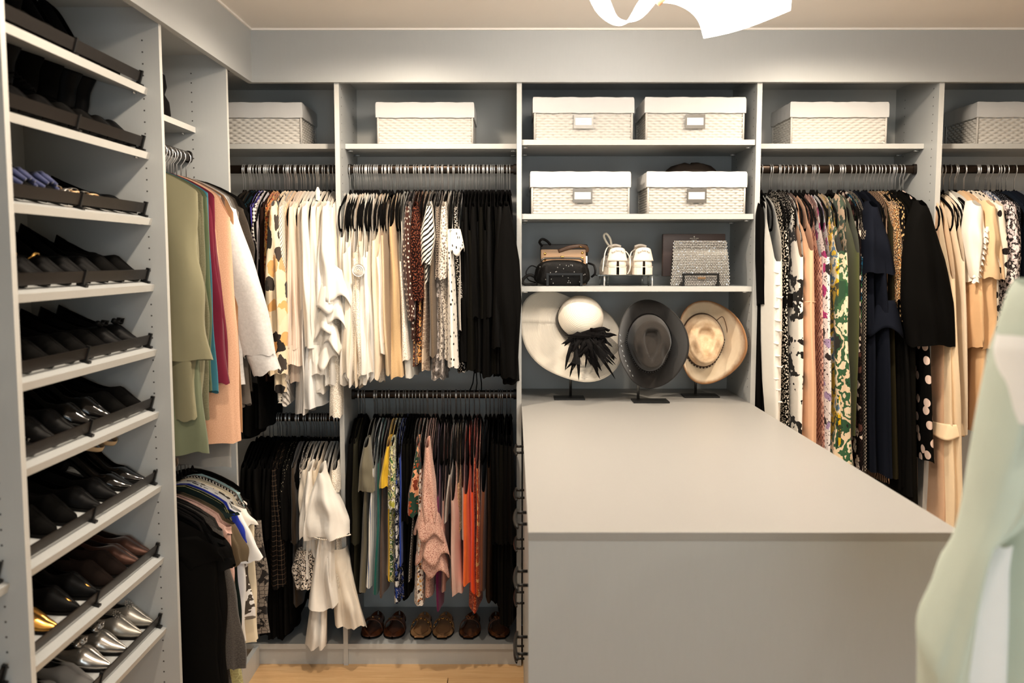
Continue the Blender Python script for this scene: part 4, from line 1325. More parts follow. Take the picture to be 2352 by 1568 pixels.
G('U5', 'dress', 'dress', 'sparkling black dress behind the mint robe', fabric('black_glitter', 'specks', (26, 26, 30), (180, 180, 190), (20, 20, 24), s=160, th=.14), 2346, 2338, 20, 34, 900, 'long', 820, [16, 26, 30], out=.04)
for i, x in enumerate([2362, 2380, 2400]):
    G('U5', 'dress', 'dress', ['slate dress just past the frame edge', 'navy dress out past the frame edge', 'grey dress far past the frame edge'][i],
      [fNavyD, fNavy, fabric('slate', 'plain', (90, 94, 100))][i], x, x, 22, 34, 960, 'long', 760, [18, 28, 30])
for x in (2182, 2206, 2228, 2240, 2264, 2294, 2314, 2327, 2342, 2354):
    bay_hanger('U5', P(x, 480, Y=D).x, extra=True)

# ================================================================== left jacket unit
def GL(rodz, Yp, name, cat, label, mat, zh, t=.016, wF=.21, sl=None, tee=False, amp=.011, group=None, hang=True, kind='body', lean=0.0, zf=None, drop=0.0, back=.20,
       cuff=None, where='upper rod of the left jacket unit', yaw=0.0, ext=0.0):
    """garment on a rod of the left unit; local +y points out to the aisle. sl = (z end, half thickness, width, outward shift, shift along the rod)"""
    ZN = rodz - HK
    sd = seed()
    hx = [(0, .008), (.06, max(.010, t * .7)), (.4, t), (1, t * 1.15)]
    wb_ = max(wF, .214 if wF > .2 else wF) - (.004 if sl else 0) + ext
    zbf = (lambda y: zh - ZN + 0 * y) if zf is None else (lambda y: np.interp(y, [-.2, .2], [zf - ZN, zh - ZN]))
    ob = cloth(name, mat, None, hx, [(0, wb_), (1, wb_ + .01)], [(0, back), (1, back)], [(0, 0), (1, lean)], shoulder, zbf, amp=amp, seed=sd, nth=52, thin=False)
    ob.location = (ROD_X, Yp, ZN - drop)
    ob.rotation_euler = (0, 0, -PI / 2 + yaw)
    tag(ob, label, cat, group)
    if sl:
        ze, hs, wy, ox_, lx = sl
        zs = ze - ZN
        cloth('sleeve', mat, ob, [(0, .006), (.12, hs * .8), (.5, hs), (1, hs * .85)], [(0, .03), (.05, .055), (.6, max(wy, .05)), (1, wy * .9)], [(0, .06), (.1, wy), (.6, wy * 1.1), (1, wy * .8)],
              [(0, 0), (.2, 0), (1, lx)], lambda y: -.052 - np.clip(y, 0, 1) * .7, lambda y: zs + np.clip(y, -1, 1) * (.25 if tee else 0.1), nth=36, nv=20, amp=amp, seed=sd + 3,
              yc=[(0, wF - .07), (.12, wF - .062), (1, wF - .055 + ox_)], rim=1.0)
        if cuff:
            cloth('cuff', mat, ob, [(0, hs * .7), (.25, hs * .8), (1, hs * .78)], [(0, wy * .66), (.25, wy * .72), (1, wy * .72)], [(0, wy * .66), (.25, wy * .74), (1, wy * .74)],
                  [(0, lx), (1, lx)], lambda y: zs + .018 + np.clip(y, -1, 1) * .10, lambda y: zs - cuff + np.clip(y, -1, 1) * .25, nth=30, nv=6, amp=.002, seed=sd + 4,
                  yc=[(0, wF - .055 + ox_), (1, wF - .055 + ox_ + .03)])
    if hang:
        h_ = hanger((ROD_X, Yp, ZN), -PI / 2 + yaw, 'black velvet hanger with chrome hook on the ' + where, 'hangers on the ' + where)
        h_.scale = (1, .88, .95)
    return ob


ZU = ROD_Z
zpx = lambda y, Y: P(500, y, Y=Y).z
fSage = fabric('sage_shirt', 'plain', (130, 125, 98), rough=.75)
fSage2 = fabric('sage_skirt', 'plain', (104, 110, 86), rough=.7)
GL(ZU, 2.715, 'shirt', 'shirt', 'sage green draped shirt nearest the shoe tower', fSage, zpx(830, 2.72), .022, .196, (zpx(965, 2.72), .022, .045, -.005, -.01), amp=.018, zf=zpx(800, 2.72), yaw=.10)
GL(ZU, 2.735, 'skirt', 'skirt', 'sage green layered tunic tail below the draped shirt', fSage2, zpx(995, 2.74), .02, .17, None, amp=.012, drop=.06, hang=False, zf=zpx(1000, 2.74))
GL(ZU, 2.765, 'jacket', 'jacket', 'olive fuzzy knit jacket right behind the sage shirt', fabric('olive_fuzz', 'heather', (112, 108, 84), (84, 82, 60), s=300, bs=.7), zpx(960, 2.76), .018, .200, (zpx(930, 2.76), .02, .045, .0, 0))
GL(ZU, 2.80, 'cardigan', 'cardigan', 'moss green cardigan with only its collar showing', fabric('moss_green', 'plain', (80, 92, 66)), zpx(900, 2.8), .014, .20, (zpx(860, 2.8), .014, .04, -.01, 0))
GL(ZU, 2.83, 'sweater', 'sweater', 'teal blue sweater seen as a thin sliver', fabric('teal_blue', 'plain', (56, 112, 128)), zpx(900, 2.83), .008, .19, None)
GL(ZU, 2.875, 'sweater', 'sweater', 'burgundy sweater with a long hanging sleeve', fabric('burgundy_knit', 'plain', (98, 14, 38)), zpx(860, 2.88), .020, .199, (zpx(882, 2.88), .028, .05, .036, 0), amp=.008)
GL(ZU, 2.93, 'cardigan', 'cardigan', 'peach boucle cardigan reaching lowest on the upper rod', fabric('peach_boucle', 'heather', (226, 182, 150), (200, 150, 120), s=330, bs=.8), zpx(1014, 2.93), .026, .200, (zpx(880, 2.93), .026, .05, .020, 0), amp=.004, ext=.028)
GL(ZU, 2.975, 'sweater', 'sweater', 'brown sweater collar between peach and grey ones', fabric('cocoa_knit', 'plain', (88, 66, 54)), zpx(900, 2.98), .012, .2, (zpx(880, 2.98), .012, .04, -.01, 0))
fSweat = fabric('pale_grey_sweat', 'heather', (216, 213, 210), (196, 193, 190), s=90)
GL(ZU, 3.025, 'sweatshirt', 'sweatshirt', 'pale grey sweatshirt with a wide cuffed sleeve reaching into the aisle', fSweat, zpx(880, 3.03), .030, .225, (zpx(815, 3.03), .044, .066, .105, -.02), cuff=.06, amp=.005)
GL(ZU, 3.07, 'jacket', 'jacket', 'taupe grey jacket whose sleeve ends below the sweatshirt cuff', fabric('taupe_grey', 'plain', (104, 96, 88)), zpx(930, 3.07), .016, .215, (zpx(930, 3.07), .018, .045, .035, 0))
GL(ZU, 3.10, 'jacket', 'jacket', 'dark brown tweed jacket behind the pale sweatshirt', fabric('dark_tweed', 'heather', (66, 56, 46), (38, 33, 28), s=300), zpx(900, 3.1), .016, .225, (zpx(600, 3.1), .020, .05, .03, 0))
GL(ZU, 3.14, 'jacket', 'jacket', 'black jacket in front of the corner post', fBlk, zpx(900, 3.14), .016, .225, (zpx(850, 3.14), .018, .05, .02, 0))
GL(ZU, 3.19, 'jacket', 'jacket', 'black blazer last on the left upper rod, hanger showing', fBlk2, zpx(880, 3.19), .014, .215, (zpx(850, 3.19), .016, .045, .01, 0))
GL(ZU, 2.955, 'skirt', 'skirt', 'grey slip hem peeping out under the peach cardigan', fabric('grey_slip', 'plain', (132, 130, 126)), zpx(1068, 2.96), .014, .19, None, hang=False, back=.02, amp=.008)
GL(ZU, 3.0, 'skirt', 'skirt', 'caramel hem beside the peach cardigan', fabric('caramel', 'plain', (158, 116, 80)), zpx(990, 3.0), .012, .205, None, hang=False, back=.05)
for yy in (2.75, 2.785, 2.815, 2.85, 2.90, 2.95, 3.0, 3.05):
    h_ = hanger((ROD_X, yy, ZU - HK), -PI / 2, 'black velvet hanger with chrome hook on the upper rod of the left jacket unit', 'hangers on the upper rod of the left jacket unit')
    h_.scale = (1, .84, .9)

ZL = ROD_ZLL
WL = 'lower rod of the left jacket unit'
GL(ZL, 2.70, 'coat', 'coat', 'brown fur-trimmed wrap high beside the shoe tower', fabric('brown_fur', 'heather', (70, 54, 38), (34, 26, 18), s=240, bs=1.0), zpx(1075, 2.70), .02, .10, None, drop=-.03, hang=False, where=WL, amp=.012)
b = GL(ZL, 2.71, 'tee_shirt', 'tee shirt', 'black tee with a white line-drawn leaf print, nearest on the lower rod', fBlk, zpx(1600, 2.7), .022, .225, (zpx(1270, 2.7), .024, .075, .02, 0), tee=True, where=WL, yaw=.06, drop=.04)
leaf = MB()
for cxx, czz, L, a in ((-.10, -.40, .05, .5), (-.085, -.41, .055, 0), (-.095, -.44, .05, -.6), (-.08, -.46, .045, -.2), (-.11, -.36, .04, .9)):
    for sg in (-1, 1):
        pts = []
        for i in range(9):
            u = i / 8
            lx, lz = L * u, sg * .012 * math.sin(PI * u)
            pts.append((.0265, cxx + lx * math.cos(a) - lz * math.sin(a), czz + lx * math.sin(a) + lz * math.cos(a)))
        leaf.tube(pts, .0007, 4)
leaf.build('leaf_print', plain('print_white', C(220, 216, 210), .7), b)
GL(ZL, 2.755, 'tee_shirt', 'tee shirt', 'large plain black tee behind the leaf print one', fBlk2, zpx(1600, 2.75), .020, .23, (zpx(1290, 2.75), .024, .075, .025, 0), tee=True, where=WL, drop=.03)
fHg = fabric('heather_charcoal', 'heather', (88, 82, 76), (38, 34, 32), s=330)
GL(ZL, 2.80, 'sweater', 'sweater', 'heather charcoal sweater with its sleeve hanging past the black tees', fHg, zpx(1560, 2.8), .022, .225, (zpx(1520, 2.8), .030, .055, .045, .01), where=WL, drop=.02)
GL(ZL, 2.835, 'tee_shirt', 'tee shirt', 'blush pink tee on the lower rod', fabric('blush_tee', 'heather', (216, 178, 164), (196, 152, 138), s=160), zpx(1340, 2.83), .014, .225, (zpx(1225, 2.83), .018, .06, .02, 0), tee=True, where=WL, drop=.015)
GL(ZL, 2.865, 'tee_shirt', 'tee shirt', 'olive brown tee with a stitched sleeve hem', fabric('olive_tee', 'plain', (92, 78, 58)), zpx(1480, 2.86), .016, .23, (zpx(1290, 2.86), .024, .065, .045, 0), tee=True, where=WL, drop=.015)
GL(ZL, 2.895, 'tee_shirt', 'tee shirt', 'dark green-black tee between pink and white ones', fabric('bottle_black', 'plain', (24, 34, 32)), zpx(1450, 2.9), .012, .225, (zpx(1190, 2.9), .016, .06, .015, 0), tee=True, where=WL)
GL(ZL, 2.92, 'tee_shirt', 'tee shirt', 'cobalt blue tee showing as a thin slanted strip', fabric('cobalt', 'plain', (34, 52, 160)), zpx(1440, 2.92), .010, .225, (zpx(1255, 2.92), .012, .06, .03, 0), tee=True, where=WL)
GL(ZL, 2.95, 'tee_shirt', 'tee shirt', 'white tee whose hemmed sleeve hangs lowest of the white ones', fW3, zpx(1470, 2.95), .014, .23, (zpx(1290, 2.95), .020, .065, .07, 0), tee=True, where=WL)
GL(ZL, 2.985, 'tee_shirt', 'tee shirt', 'white tee with a square short sleeve on the lower rod', fW, zpx(1430, 2.98), .014, .225, (zpx(1215, 2.98), .020, .06, .05, 0), tee=True, where=WL)
GL(ZL, 3.02, 'tee_shirt', 'tee shirt', 'black and white zigzag tee topmost in the tee stack', fabric('mono_zig', 'zebra', (24, 21, 20), (222, 214, 204), s=30, th=.5), zpx(1420, 3.02), .012, .215, (zpx(1160, 3.02), .016, .06, .02, 0), tee=True, where=WL)
GL(ZL, 3.05, 'tee_shirt', 'tee shirt', 'pale aqua tee with only its shoulder seen', fabric('pale_aqua', 'plain', (170, 196, 196)), zpx(1400, 3.05), .010, .205, (zpx(1130, 3.05), .012, .05, .0, 0), tee=True, where=WL)
GL(ZL, 3.09, 'sweater', 'sweater', 'black sweater closing the row of tees', fBlk, zpx(1450, 3.09), .020, .225, (zpx(1400, 3.09), .02, .05, .02, 0), where=WL)
GL(ZL, 2.96, 'blouse', 'blouse', 'white blouse with grey leaf flowers below the olive sleeve', fabric('grey_leaf_floral', 'camo', s=9, pal=[(222, 218, 212), (110, 100, 88), (228, 222, 216), (70, 62, 54), (230, 226, 220)]), zpx(1420, 2.96), .022, .24, None, hang=False, where=WL, back=.03, amp=.012)
GL(ZL, 3.0, 'blouse', 'blouse', 'cream blouse hanging low in the left corner', fabric('low_cream', 'plain', (226, 212, 184)), zpx(1470, 3.0), .018, .255, None, hang=False, where=WL, back=.03, amp=.010)
GL(ZL, 2.90, 'blouse', 'blouse', 'yellow-green patterned tunic reaching lowest on the left', fabric('chartreuse_print', 'snake', (160, 152, 104), (188, 182, 132), (174, 168, 116), s=90, th=.06), zpx(1590, 2.9), .020, .205, None, hang=False, where=WL, back=.03, amp=.012)
lace = fabric('black_lace', 'snake', (120, 110, 100), (20, 18, 16), (26, 22, 20), s=70, th=.05)
GL(ZL, 3.05, 'blouse', 'blouse', 'black lace top with loose loops in the left corner', lace, zpx(1450, 3.05), .02, .262, None, hang=False, where=WL, back=.03, amp=.012)
for yy in (2.735, 2.78, 2.82, 2.88, 2.94, 3.0, 3.12, 3.16):
    h_ = hanger((ROD_X, yy, ZL - HK), -PI / 2, 'black velvet hanger with chrome hook on the ' + WL, 'hangers on the ' + WL)
    h_.scale = (1, .84, .9)
# black hat or bag on the shelf of the jacket unit
bagm = MB()
bagm.lathe([(0.0, 0), (.055, .0), (.07, .03), (.066, .09), (.052, .125), (.06, .16), (.055, .215), (.03, .235), (0, .236)], 24)
o = bagm.build('travel_bag', fBlk2, None, True, loc=(-1.205, 3.08, ZSB))
o.scale = (1, 1, .7)
tag(o, 'rounded black soft bag on the shelf above the jackets', 'bag')
MB().tube([(.0, -.03, .23), (.0, -.025, .262), (0, .025, .262), (0, .03, .23)], .006, 8).build('strap', M_VELVET, o, True)

# ================================================================== mint robe in the right foreground
RX, RY, RZ = 0.895, 1.16, 1.60
rack = thing('garment_rack', 'slim black garment rack out of view holding the mint jacket', 'rack', (1.20, 1.10, 0))
MB().tube([(0, 0, .02), (0, 0, 1.68), (-.02, 0, 1.7005), (-.40, .06, 1.7005)], .012, 10).build('post', M_BLACKMETAL, rack, True)
MB().lathe([(0, .02), (.15, .018), (.155, .008), (.155, 0)], 28).build('base', M_BLACKMETAL, rack, True)
hgm = hanger((RX + .01, RY + .01, RZ + .004), PI / 2 + .1, 'black velvet hanger carrying the mint jacket', 'hanger of the mint jacket')
fMint = fabric('mint_cotton', 'plain', (200, 212, 198), rough=.85)
fMintIn = fabric('white_lining', 'plain', (244, 246, 246))


def loft_px(name, mat, parent, rows, Yc, dep, org, nth=40, fold=.006, sd=0, fq=3.0, ydrift=0.0):
    """hanging cloth tube: rows of (photo y, left x, right x) met at depth Yc, given a rounded cross-section of depth dep"""
    rs = np.random.RandomState(sd)
    ph = rs.rand(6) * 6.28
    m = MB()
    n = 34
    ys = [r[0] for r in rows]
    vs, uv = [], []
    for i in range(n + 1):
        t = i / n
        py = ys[0] + (ys[-1] - ys[0]) * t
        xl, xr = np.interp(py, ys, [r[1] for r in rows]), np.interp(py, ys, [r[2] for r in rows])
        a, b = P(xl, py, Y=Yc), P(xr, py, Y=Yc)
        c, h = (a + b) / 2, (b.x - a.x) / 2
        for j in range(nth + 1):
            th = -PI + 2 * PI * j / nth
            ct, st = math.cos(th), math.sin(th)
            r = 1 + fold / .05 * (math.sin(fq * th + ph[0] + 5 * t) * .5 + math.sin(fq * 2 * th + ph[1] - 7 * t) * .3) * abs(st) ** .5
            x = c.x + h * math.copysign(abs(ct) ** .8, ct)
            y = Yc + ydrift * t - dep * r * math.copysign(abs(st) ** .8, st)
            z = c.z + .006 * math.sin(2 * th + ph[2]) * st + .012 * st * math.sin(9 * t + ph[3]) * fold / .006
            vs.append(Vector((x, y, z)) - org)
            uv.append((j / nth * .3, z))
    m.add(vs, [(i * (nth + 1) + j, i * (nth + 1) + j + 1, (i + 1) * (nth + 1) + j + 1, (i + 1) * (nth + 1) + j) for i in range(n) for j in range(nth)])
    m.uv = uv
    return m.build(name, mat, parent, True)


MO = Vector((RX, RY, RZ))
mj = loft_px('jacket', fMint, None, [(578, 2750, 2870), (600, 2640, 2980), (640, 2490, 3130), (690, 2400, 3220), (800, 2352, 3250), (1000, 2325, 3260), (1230, 2304, 3265), (1300, 2296, 3265), (1400, 2294, 3270),
                                (1700, 2284, 3280)], RY + .01, .075, MO, nth=72, fold=.010, sd=1, fq=5)
mj.location = MO
tag(mj, 'mint green jacket with pale lining hanging in the right foreground', 'jacket')
loft_px('sleeve', fMint, mj, [(655, 2372, 2440), (690, 2352, 2440), (760, 2328, 2430), (850, 2296, 2420), (1000, 2262, 2400), (1150, 2232, 2370), (1215, 2216, 2330), (1240, 2208, 2285), (1262, 2202, 2240), (1300, 2190, 2226),
                              (1420, 2150, 2206), (1470, 2132, 2200), (1500, 2123, 2202), (1525, 2128, 2186), (1580, 2138, 2180), (1680, 2142, 2176)], RY - .03, .055, MO, fold=.013, sd=3, fq=4)
loft_px('lining', fMintIn, mj, [(1228, 2270, 2330), (1300, 2232, 2330), (1400, 2205, 2330), (1568, 2170, 2330), (1690, 2160, 2330)], RY + .02, .03, MO, fold=.003, sd=4)
loft_px('white_patch', fMintIn, mj, [(770, 2326, 2440), (800, 2318, 2440), (900, 2312, 2440), (966, 2308, 2440)], RY - .05, .068, MO, fold=.001, sd=5)  # white patch on the front with a straight lower edge

# ================================================================== white wicker baskets
BW, BD, BH = 0.373, 0.262, 0.158
M_WICK = plain('white_paper_wicker', C(198, 193, 185), 0.75)
M_LINER = fabric('white_basket_liner', 'plain', (206, 205, 203))
M_LABEL = plain('pewter_label_holder', C(112, 108, 102), 0.38, 0.7)
M_CARD = plain('label_card', C(240, 238, 232), 0.7)
M_FAINT = plain('faint_print', C(206, 204, 198), 0.8)


def weave_mesh():
    """four walls of over-and-under strands plus a floor"""
    m = MB()
    rows, zt = 12, 0.118

    def wall(L, fn):
        pit = max(6, round(L / 0.0165))

        def f(u, v):
            a, b = u * pit, v * rows
            k = math.floor(min(b, rows - 1e-6))
            fr = b - k
            rnd = math.sqrt(max(0, 1 - (2 * fr - 1) ** 2))
            o = 0.0030 * math.cos(PI * (a + k)) + 0.0040 * rnd - 0.0040
            return fn(u * L, v * zt, o)
        m.grid(f, pit * 4, rows * 4)
    hx, hy = BW / 2 - .004, BD / 2 - .004
    wall(2 * hx, lambda a, z, o: (-hx + a, -hy - o, z))
    wall(2 * hx, lambda a, z, o: (hx - a, hy + o, z))
    wall(2 * hy, lambda a, z, o: (hx + o, -hy + a, z))
    wall(2 * hy, lambda a, z, o: (-hx - o, hy - a, z))
    m.box(-hx, hx, -hy, hy, 0.001, 0.005)
    for sx in (-1, 1):
        for sy in (-1, 1):
            m.tube([(sx * hx, sy * hy, 0), (sx * hx, sy * hy, zt)], .0042, 8)
    return m.mesh('wicker_body', M_WICK, True)


def liner_mesh():
    prof = [(-.002, .103, 0), (.0035, .100, 1), (.004, .112, 0), (.0035, .150, 0), (.001, .158, 0), (-.004, .1595, 0), (-.008, .156, 0), (-.009, .10, 0), (-.011, .012, 0)]
    m = MB()
    n = 96
    vs = []
    for off, z, wv in prof:
        for j in range(n):
            a = 2 * PI * j / n
            c, s = math.cos(a), math.sin(a)
            e = 0.09
            x = (BW / 2 + off) * math.copysign(abs(c) ** e, c)
            y = (BD / 2 + off) * math.copysign(abs(s) ** e, s)
            # spread the points evenly along the rim
            t = j / n * 4
            k = int(t)
            f = t - k
            q = [((1, -1), (1, 1)), ((1, 1), (-1, 1)), ((-1, 1), (-1, -1)), ((-1, -1), (1, -1))][k]
            x = (BW / 2 + off) * (q[0][0] + (q[1][0] - q[0][0]) * f)
            y = (BD / 2 + off) * (q[0][1] + (q[1][1] - q[0][1]) * f)
            w = 0.0008 * math.sin(j * 1.3) + 0.0006 * math.sin(j * 2.9 + z * 60)
            vs.append((x + w * .6, y + w * .6, z + (.0008 * math.sin(j * .8) + .0005 * math.sin(j * 2.1)) * (1 if wv or z > .14 else 0)))
    fs = [(i * n + j, i * n + (j + 1) % n, (i + 1) * n + (j + 1) % n, (i + 1) * n + j) for i in range(len(prof) - 1) for j in range(n)]
    fs.append(tuple((len(prof) - 1) * n + j for j in range(n)))
    m.add(vs, fs)
    return m.mesh('liner', M_LINER, True, auto=0.9)


WICK, LINER = weave_mesh(), liner_mesh()
lf = MB()
lf.box(-.037, .037, -.004, 0, .015, .026).box(-.037, .037, -.004, 0, -.026, -.013).box(-.037, -.031, -.004, 0, -.013, .015).box(.031, .037, -.004, 0, -.013, .015)
LFRAME = lf.mesh('label_holder', M_LABEL)
LCARD = MB().box(-.031, .031, -.0022, 0, -.013, .015).mesh('card', M_CARD)
LPRN = [MB().box(-.012, .012, -.0026, -.0022, .004, .006).box(-.010, .011, -.0026, -.0022, -.003, -.001).mesh('print', M_FAINT),
        MB().box(-.016, .014, -.0026, -.0022, .001, .003).mesh('print', M_FAINT)]


def basket(px0, py, yf, label, tagn=None, rz=0.0, zz=None):
    """front left lower corner at pixel px0, front face at depth yf"""
    x0 = P(px0, py, Y=yf).x
    t = thing('basket', label, 'basket', (x0 + BW / 2, yf + BD / 2, zz + .0005), (0, 0, rz), 'white wicker storage baskets')
    link('wicker_body', WICK, t)
    link('liner', LINER, t)
    if tagn is not None:
        lh = link('label_holder', LFRAME, t, (tagn[0], -BD / 2 - .002, .068))
        cd = link('card', LCARD, lh)
        # two-level limit: the faint print belongs to the holder
        link('print', LPRN[tagn[1]], lh)
    return t


xb1 = P(694, 327, Y=3.61).x - BW
basket(600, 327, 3.61, 'white wicker basket behind the left jackets, top shelf of the corner bay', zz=ZS).location.x = xb1 + BW / 2
basket(866, 327, 3.61, 'white wicker basket alone above the cream and black tops', zz=ZS)
basket(1226, 320, 3.515, 'labelled wicker basket at top left of the hat shelves, pink cloth peeking out', (.000, 0), zz=CSH[0])
basket(1482, 320, 3.515, 'labelled wicker basket at top right of the hat shelves, dark shoes poking out', (.0, 1), zz=CSH[0])
basket(1220, 490, 3.515, 'labelled wicker basket directly above the black beaded bag', (.008, 0), zz=CSH[1])
basket(1486, 490, 3.515, 'labelled wicker basket with a dark felt hat showing behind its rim', (.0, 1), zz=CSH[1])
basket(1815, 327, 3.605, 'white wicker basket above the long patterned dresses', zz=ZS)
basket(2242, 327, 3.605, 'white wicker basket cut by the right edge of the view', rz=0.0, zz=ZS)


def lump(name, label, cat, mat, p, sx, sy, sz, sd=0, group=None):
    """soft crumpled thing lying in a basket"""
    bm = bmesh.new()
    bmesh.ops.create_icosphere(bm, subdivisions=4, radius=1)
    r = random.Random(sd)
    k = [r.uniform(0, 6) for _ in range(6)]
    for v in bm.verts:
        c = v.co
        d = 1 + .13 * math.sin(c.x * 4 + k[0]) * math.sin(c.y * 3 + k[1]) + .08 * math.sin(c.x * 9 + c.z * 5 + k[2]) + .05 * math.sin(c.y * 11 + k[3])
        v.co = Vector((c.x * sx * d, c.y * sy * d, c.z * sz * d))
    me = bpy.data.meshes.new(name)
    bm.to_mesh(me)
    bm.free()
    me.materials.append(mat)
    me.polygons.foreach_set('use_smooth', [True] * len(me.polygons))
    return tag(link(name, me, None, p), label, cat, group)


zt0 = CSH[0] + BH
lump('scarf', 'pink cloth peeking over the top left labelled basket', 'scarf', fabric('pink_cloth', 'plain', (214, 178, 166)), (P(1258, 225, Y=3.66).x, 3.66, zt0 - .036), .05, .06, .045, 1)
lump('hat', 'dark plum hat crown poking out of the top right labelled basket', 'hat', fabric('plum_felt', 'plain', (44, 36, 40)), (P(1612, 222, Y=3.70).x, 3.70, zt0 - .03), .05, .06, .043, 2)
lump('hat', 'black cap beside the plum hat in the top right labelled basket', 'hat', fabric('black_felt', 'plain', (30, 26, 28)), (P(1650, 222, Y=3.67).x, 3.67, zt0 - .03), .036, .05, .042, 3)
zt1 = CSH[1] + BH
lump('scarf', 'pinkish leather piece peeking over the basket above the beaded bag', 'scarf', fabric('pink_cloth', 'plain', (214, 178, 166)), (P(1315, 398, Y=3.66).x, 3.66, zt1 - .040), .034, .06, .045, 4)
fFelt = fabric('charcoal_felt', 'heather', (54, 46, 40), (40, 34, 30), s=200)
hat = MB()
hat.lathe([(.118, -.012), (.120, .0), (.112, .008), (.098, .030), (.078, .046), (.045, .055), (0, .058)], 36,
          fx=lambda x, y, z, i: (x * (1 + .05 * math.sin(3 * math.atan2(y, x))), y * .85, z + .004 * math.sin(5 * math.atan2(y, x) + 1)))
o = hat.build('felt_hat', fFelt, None, True, loc=(P(1585, 392, Y=3.72).x, 3.70, zt1 - .008))
tag(o, 'charcoal felt hat lying across the lower right labelled basket', 'hat')

# ================================================================== bags, stands, sneakers on the third shelf
Z3 = CSH[2]
mp = 3.58 / 2124


def flat_stand(px0, px1, y, label, h=.050):
    x0, x1 = P(px0, 655, Y=y).x, P(px1, 655, Y=y).x
    w = x1 - x0
    t = thing('display_stand', label, 'stand', ((x0 + x1) / 2, y, Z3), group='black bag stands')
    m = MB()
    m.box(-w / 2, -w / 2 + .009, 0, .003, 0, h).box(w / 2 - .009, w / 2, 0, .003, 0, h).box(-w / 2 + .009, w / 2 - .009, 0, .003, h - .008, h)
    m.build('front_frame', M_BLACKMETAL, t)
    m = MB()
    m.box(-w / 2, -w / 2 + .009, .003, .13, 0, .003).box(w / 2 - .009, w / 2, .003, .13, 0, .003)
    m.build('foot', M_BLACKMETAL, t)
    m = MB()
    m.box(-w / 2, w / 2, .128, .132, 0, .11)
    m.build('back_plate', M_BLACKMETAL, t)
    return t


flat_stand(1255, 1338, 3.525, 'black metal stand holding up the black beaded bag')
flat_stand(1567, 1652, 3.525, 'black metal stand holding up the silver crystal bag')

# black ruched evening bag
cx = P(1291, 626, Y=3.56).x


def superball(name, mat, sx, sy, sz, parent=None, loc=None, e=.7, n=40, fold=0.0, fq=17, taper=0.0):
    m = MB()

    def f(u, v):
        a, b = -PI + 2 * PI * u, -PI / 2 + PI * v
        ca, sa, cb, sb = math.cos(a), math.sin(a), math.cos(b), math.sin(b)
        sp = lambda q, ee: math.copysign(abs(q) ** ee, q)
        z = sz * sp(sb, e)
        k = 1 - taper * (z / sz)
        w = 1 + fold * math.sin(fq * a + 3 * b) * cb
        return (sx * sp(cb, e) * sp(ca, e) * k * w, sy * sp(cb, e) * sp(sa, e) * w, z)
    m.grid(f, n, n // 2)
    return m.build(name, mat, parent, True, loc=loc)


fSilk = plain('black_silk', C(15, 13, 12), 0.55, spec=.2, bump=(60, .5, .004))
ev = superball('evening_bag', fSilk, .102, .026, .050, loc=(cx, 3.562, Z3 + .0505), e=.62, n=64, fold=.05, fq=26, taper=.10)
tag(ev, 'black ruched evening bag dotted with little crystals, in front of the tan clutch', 'handbag')
MB().tube([(-.080, -.003, .040), (-.078, -.003, .050), (-.068, -.003, .0555), (0, -.003, .057), (.068, -.003, .0555), (.078, -.003, .050), (.080, -.003, .040)], .0042, 8).build(
    'frame', plain('gunmetal', C(92, 86, 80), .3, .9), ev, True)
MB().lathe([(0, -.004), (.003, -.003), (.004, 0), (.003, .003), (0, .004)], 10, Matrix.Translation((-.003, -.006, .0615))).lathe(
    [(0, -.004), (.003, -.003), (.004, 0), (.003, .003), (0, .004)], 10, Matrix.Translation((.004, -.006, .0615))).build('clasp', M_GOLD, ev, True)
cr = MB()
rr = random.Random(3)
for i in range(26):
    a, b = rr.uniform(-.088, .088), rr.uniform(-.042, .036)
    d = .026 * (max(0, 1 - (abs(a) / .105) ** 3) * max(0, 1 - (abs(b) / .052) ** 3)) ** .3
    cr.lathe([(0, -.0026), (.0022, 0), (0, .0026)], 6, Matrix.Translation((a, -d - .0012, b)))
o = cr.build('crystals', M_CHROME, ev)
o['kind'] = 'stuff'
pts = [(-.098, .0, -.02), (-.125, -.004, -.008), (-.148, -.006, -.022), (-.152, -.006, -.038), (-.135, -.004, -.046), (-.095, 0, -.044)]
MB().tube([poly(pts, i / 24) for i in range(25)], .005, 8, flat=(.5, 1.2)).build('strap', fSilk, ev, True)

# tan studded clutch
M_TAN = plain('tan_leather', C(152, 120, 88), .45, bump=(250, .1, .0008))
cl = MB().box(-.088, .088, -.012, .012, 0, .138, bev=.005).build('clutch', M_TAN, None, True, auto=.6,
                                                               loc=(P(1294, 610, Y=3.60).x, 3.606, Z3 + .003), rot=(-.08, 0, 0))
tag(cl, 'tan leather clutch with round gold studs behind the beaded bag', 'handbag')
for sx, zs_ in ((-.072, (.098, .120)), (.074, (.082, .104, .124))):
    for z in zs_:
        MB().lathe([(0, .0032), (.0035, .0028), (.0052, .0012), (.0055, 0)], 16, Matrix.Translation((sx, -.012, z)) @ Matrix.Rotation(PI / 2, 4, 'X')).build('stud', M_GOLD, cl, True)
MB().tube([poly([(-.02, -.013, .130), (.02, -.018, .144), (.06, -.018, .150), (.090, -.010, .146), (.095, .0, .128)], i / 16) for i in range(17)], .006, 8, flat=(.35, 1.2)).build(
    'strap', plain('brown_leather', C(92, 66, 48), .45), cl, True)
MB().tube([(.060, -.022, .150), (.075, -.022, .143)], .0016, 6).build('buckle_pin', M_GOLD, cl, True)
MB().box(.088, .094, -.008, .006, .084, .112).build('price_tag', M_CARD, cl)
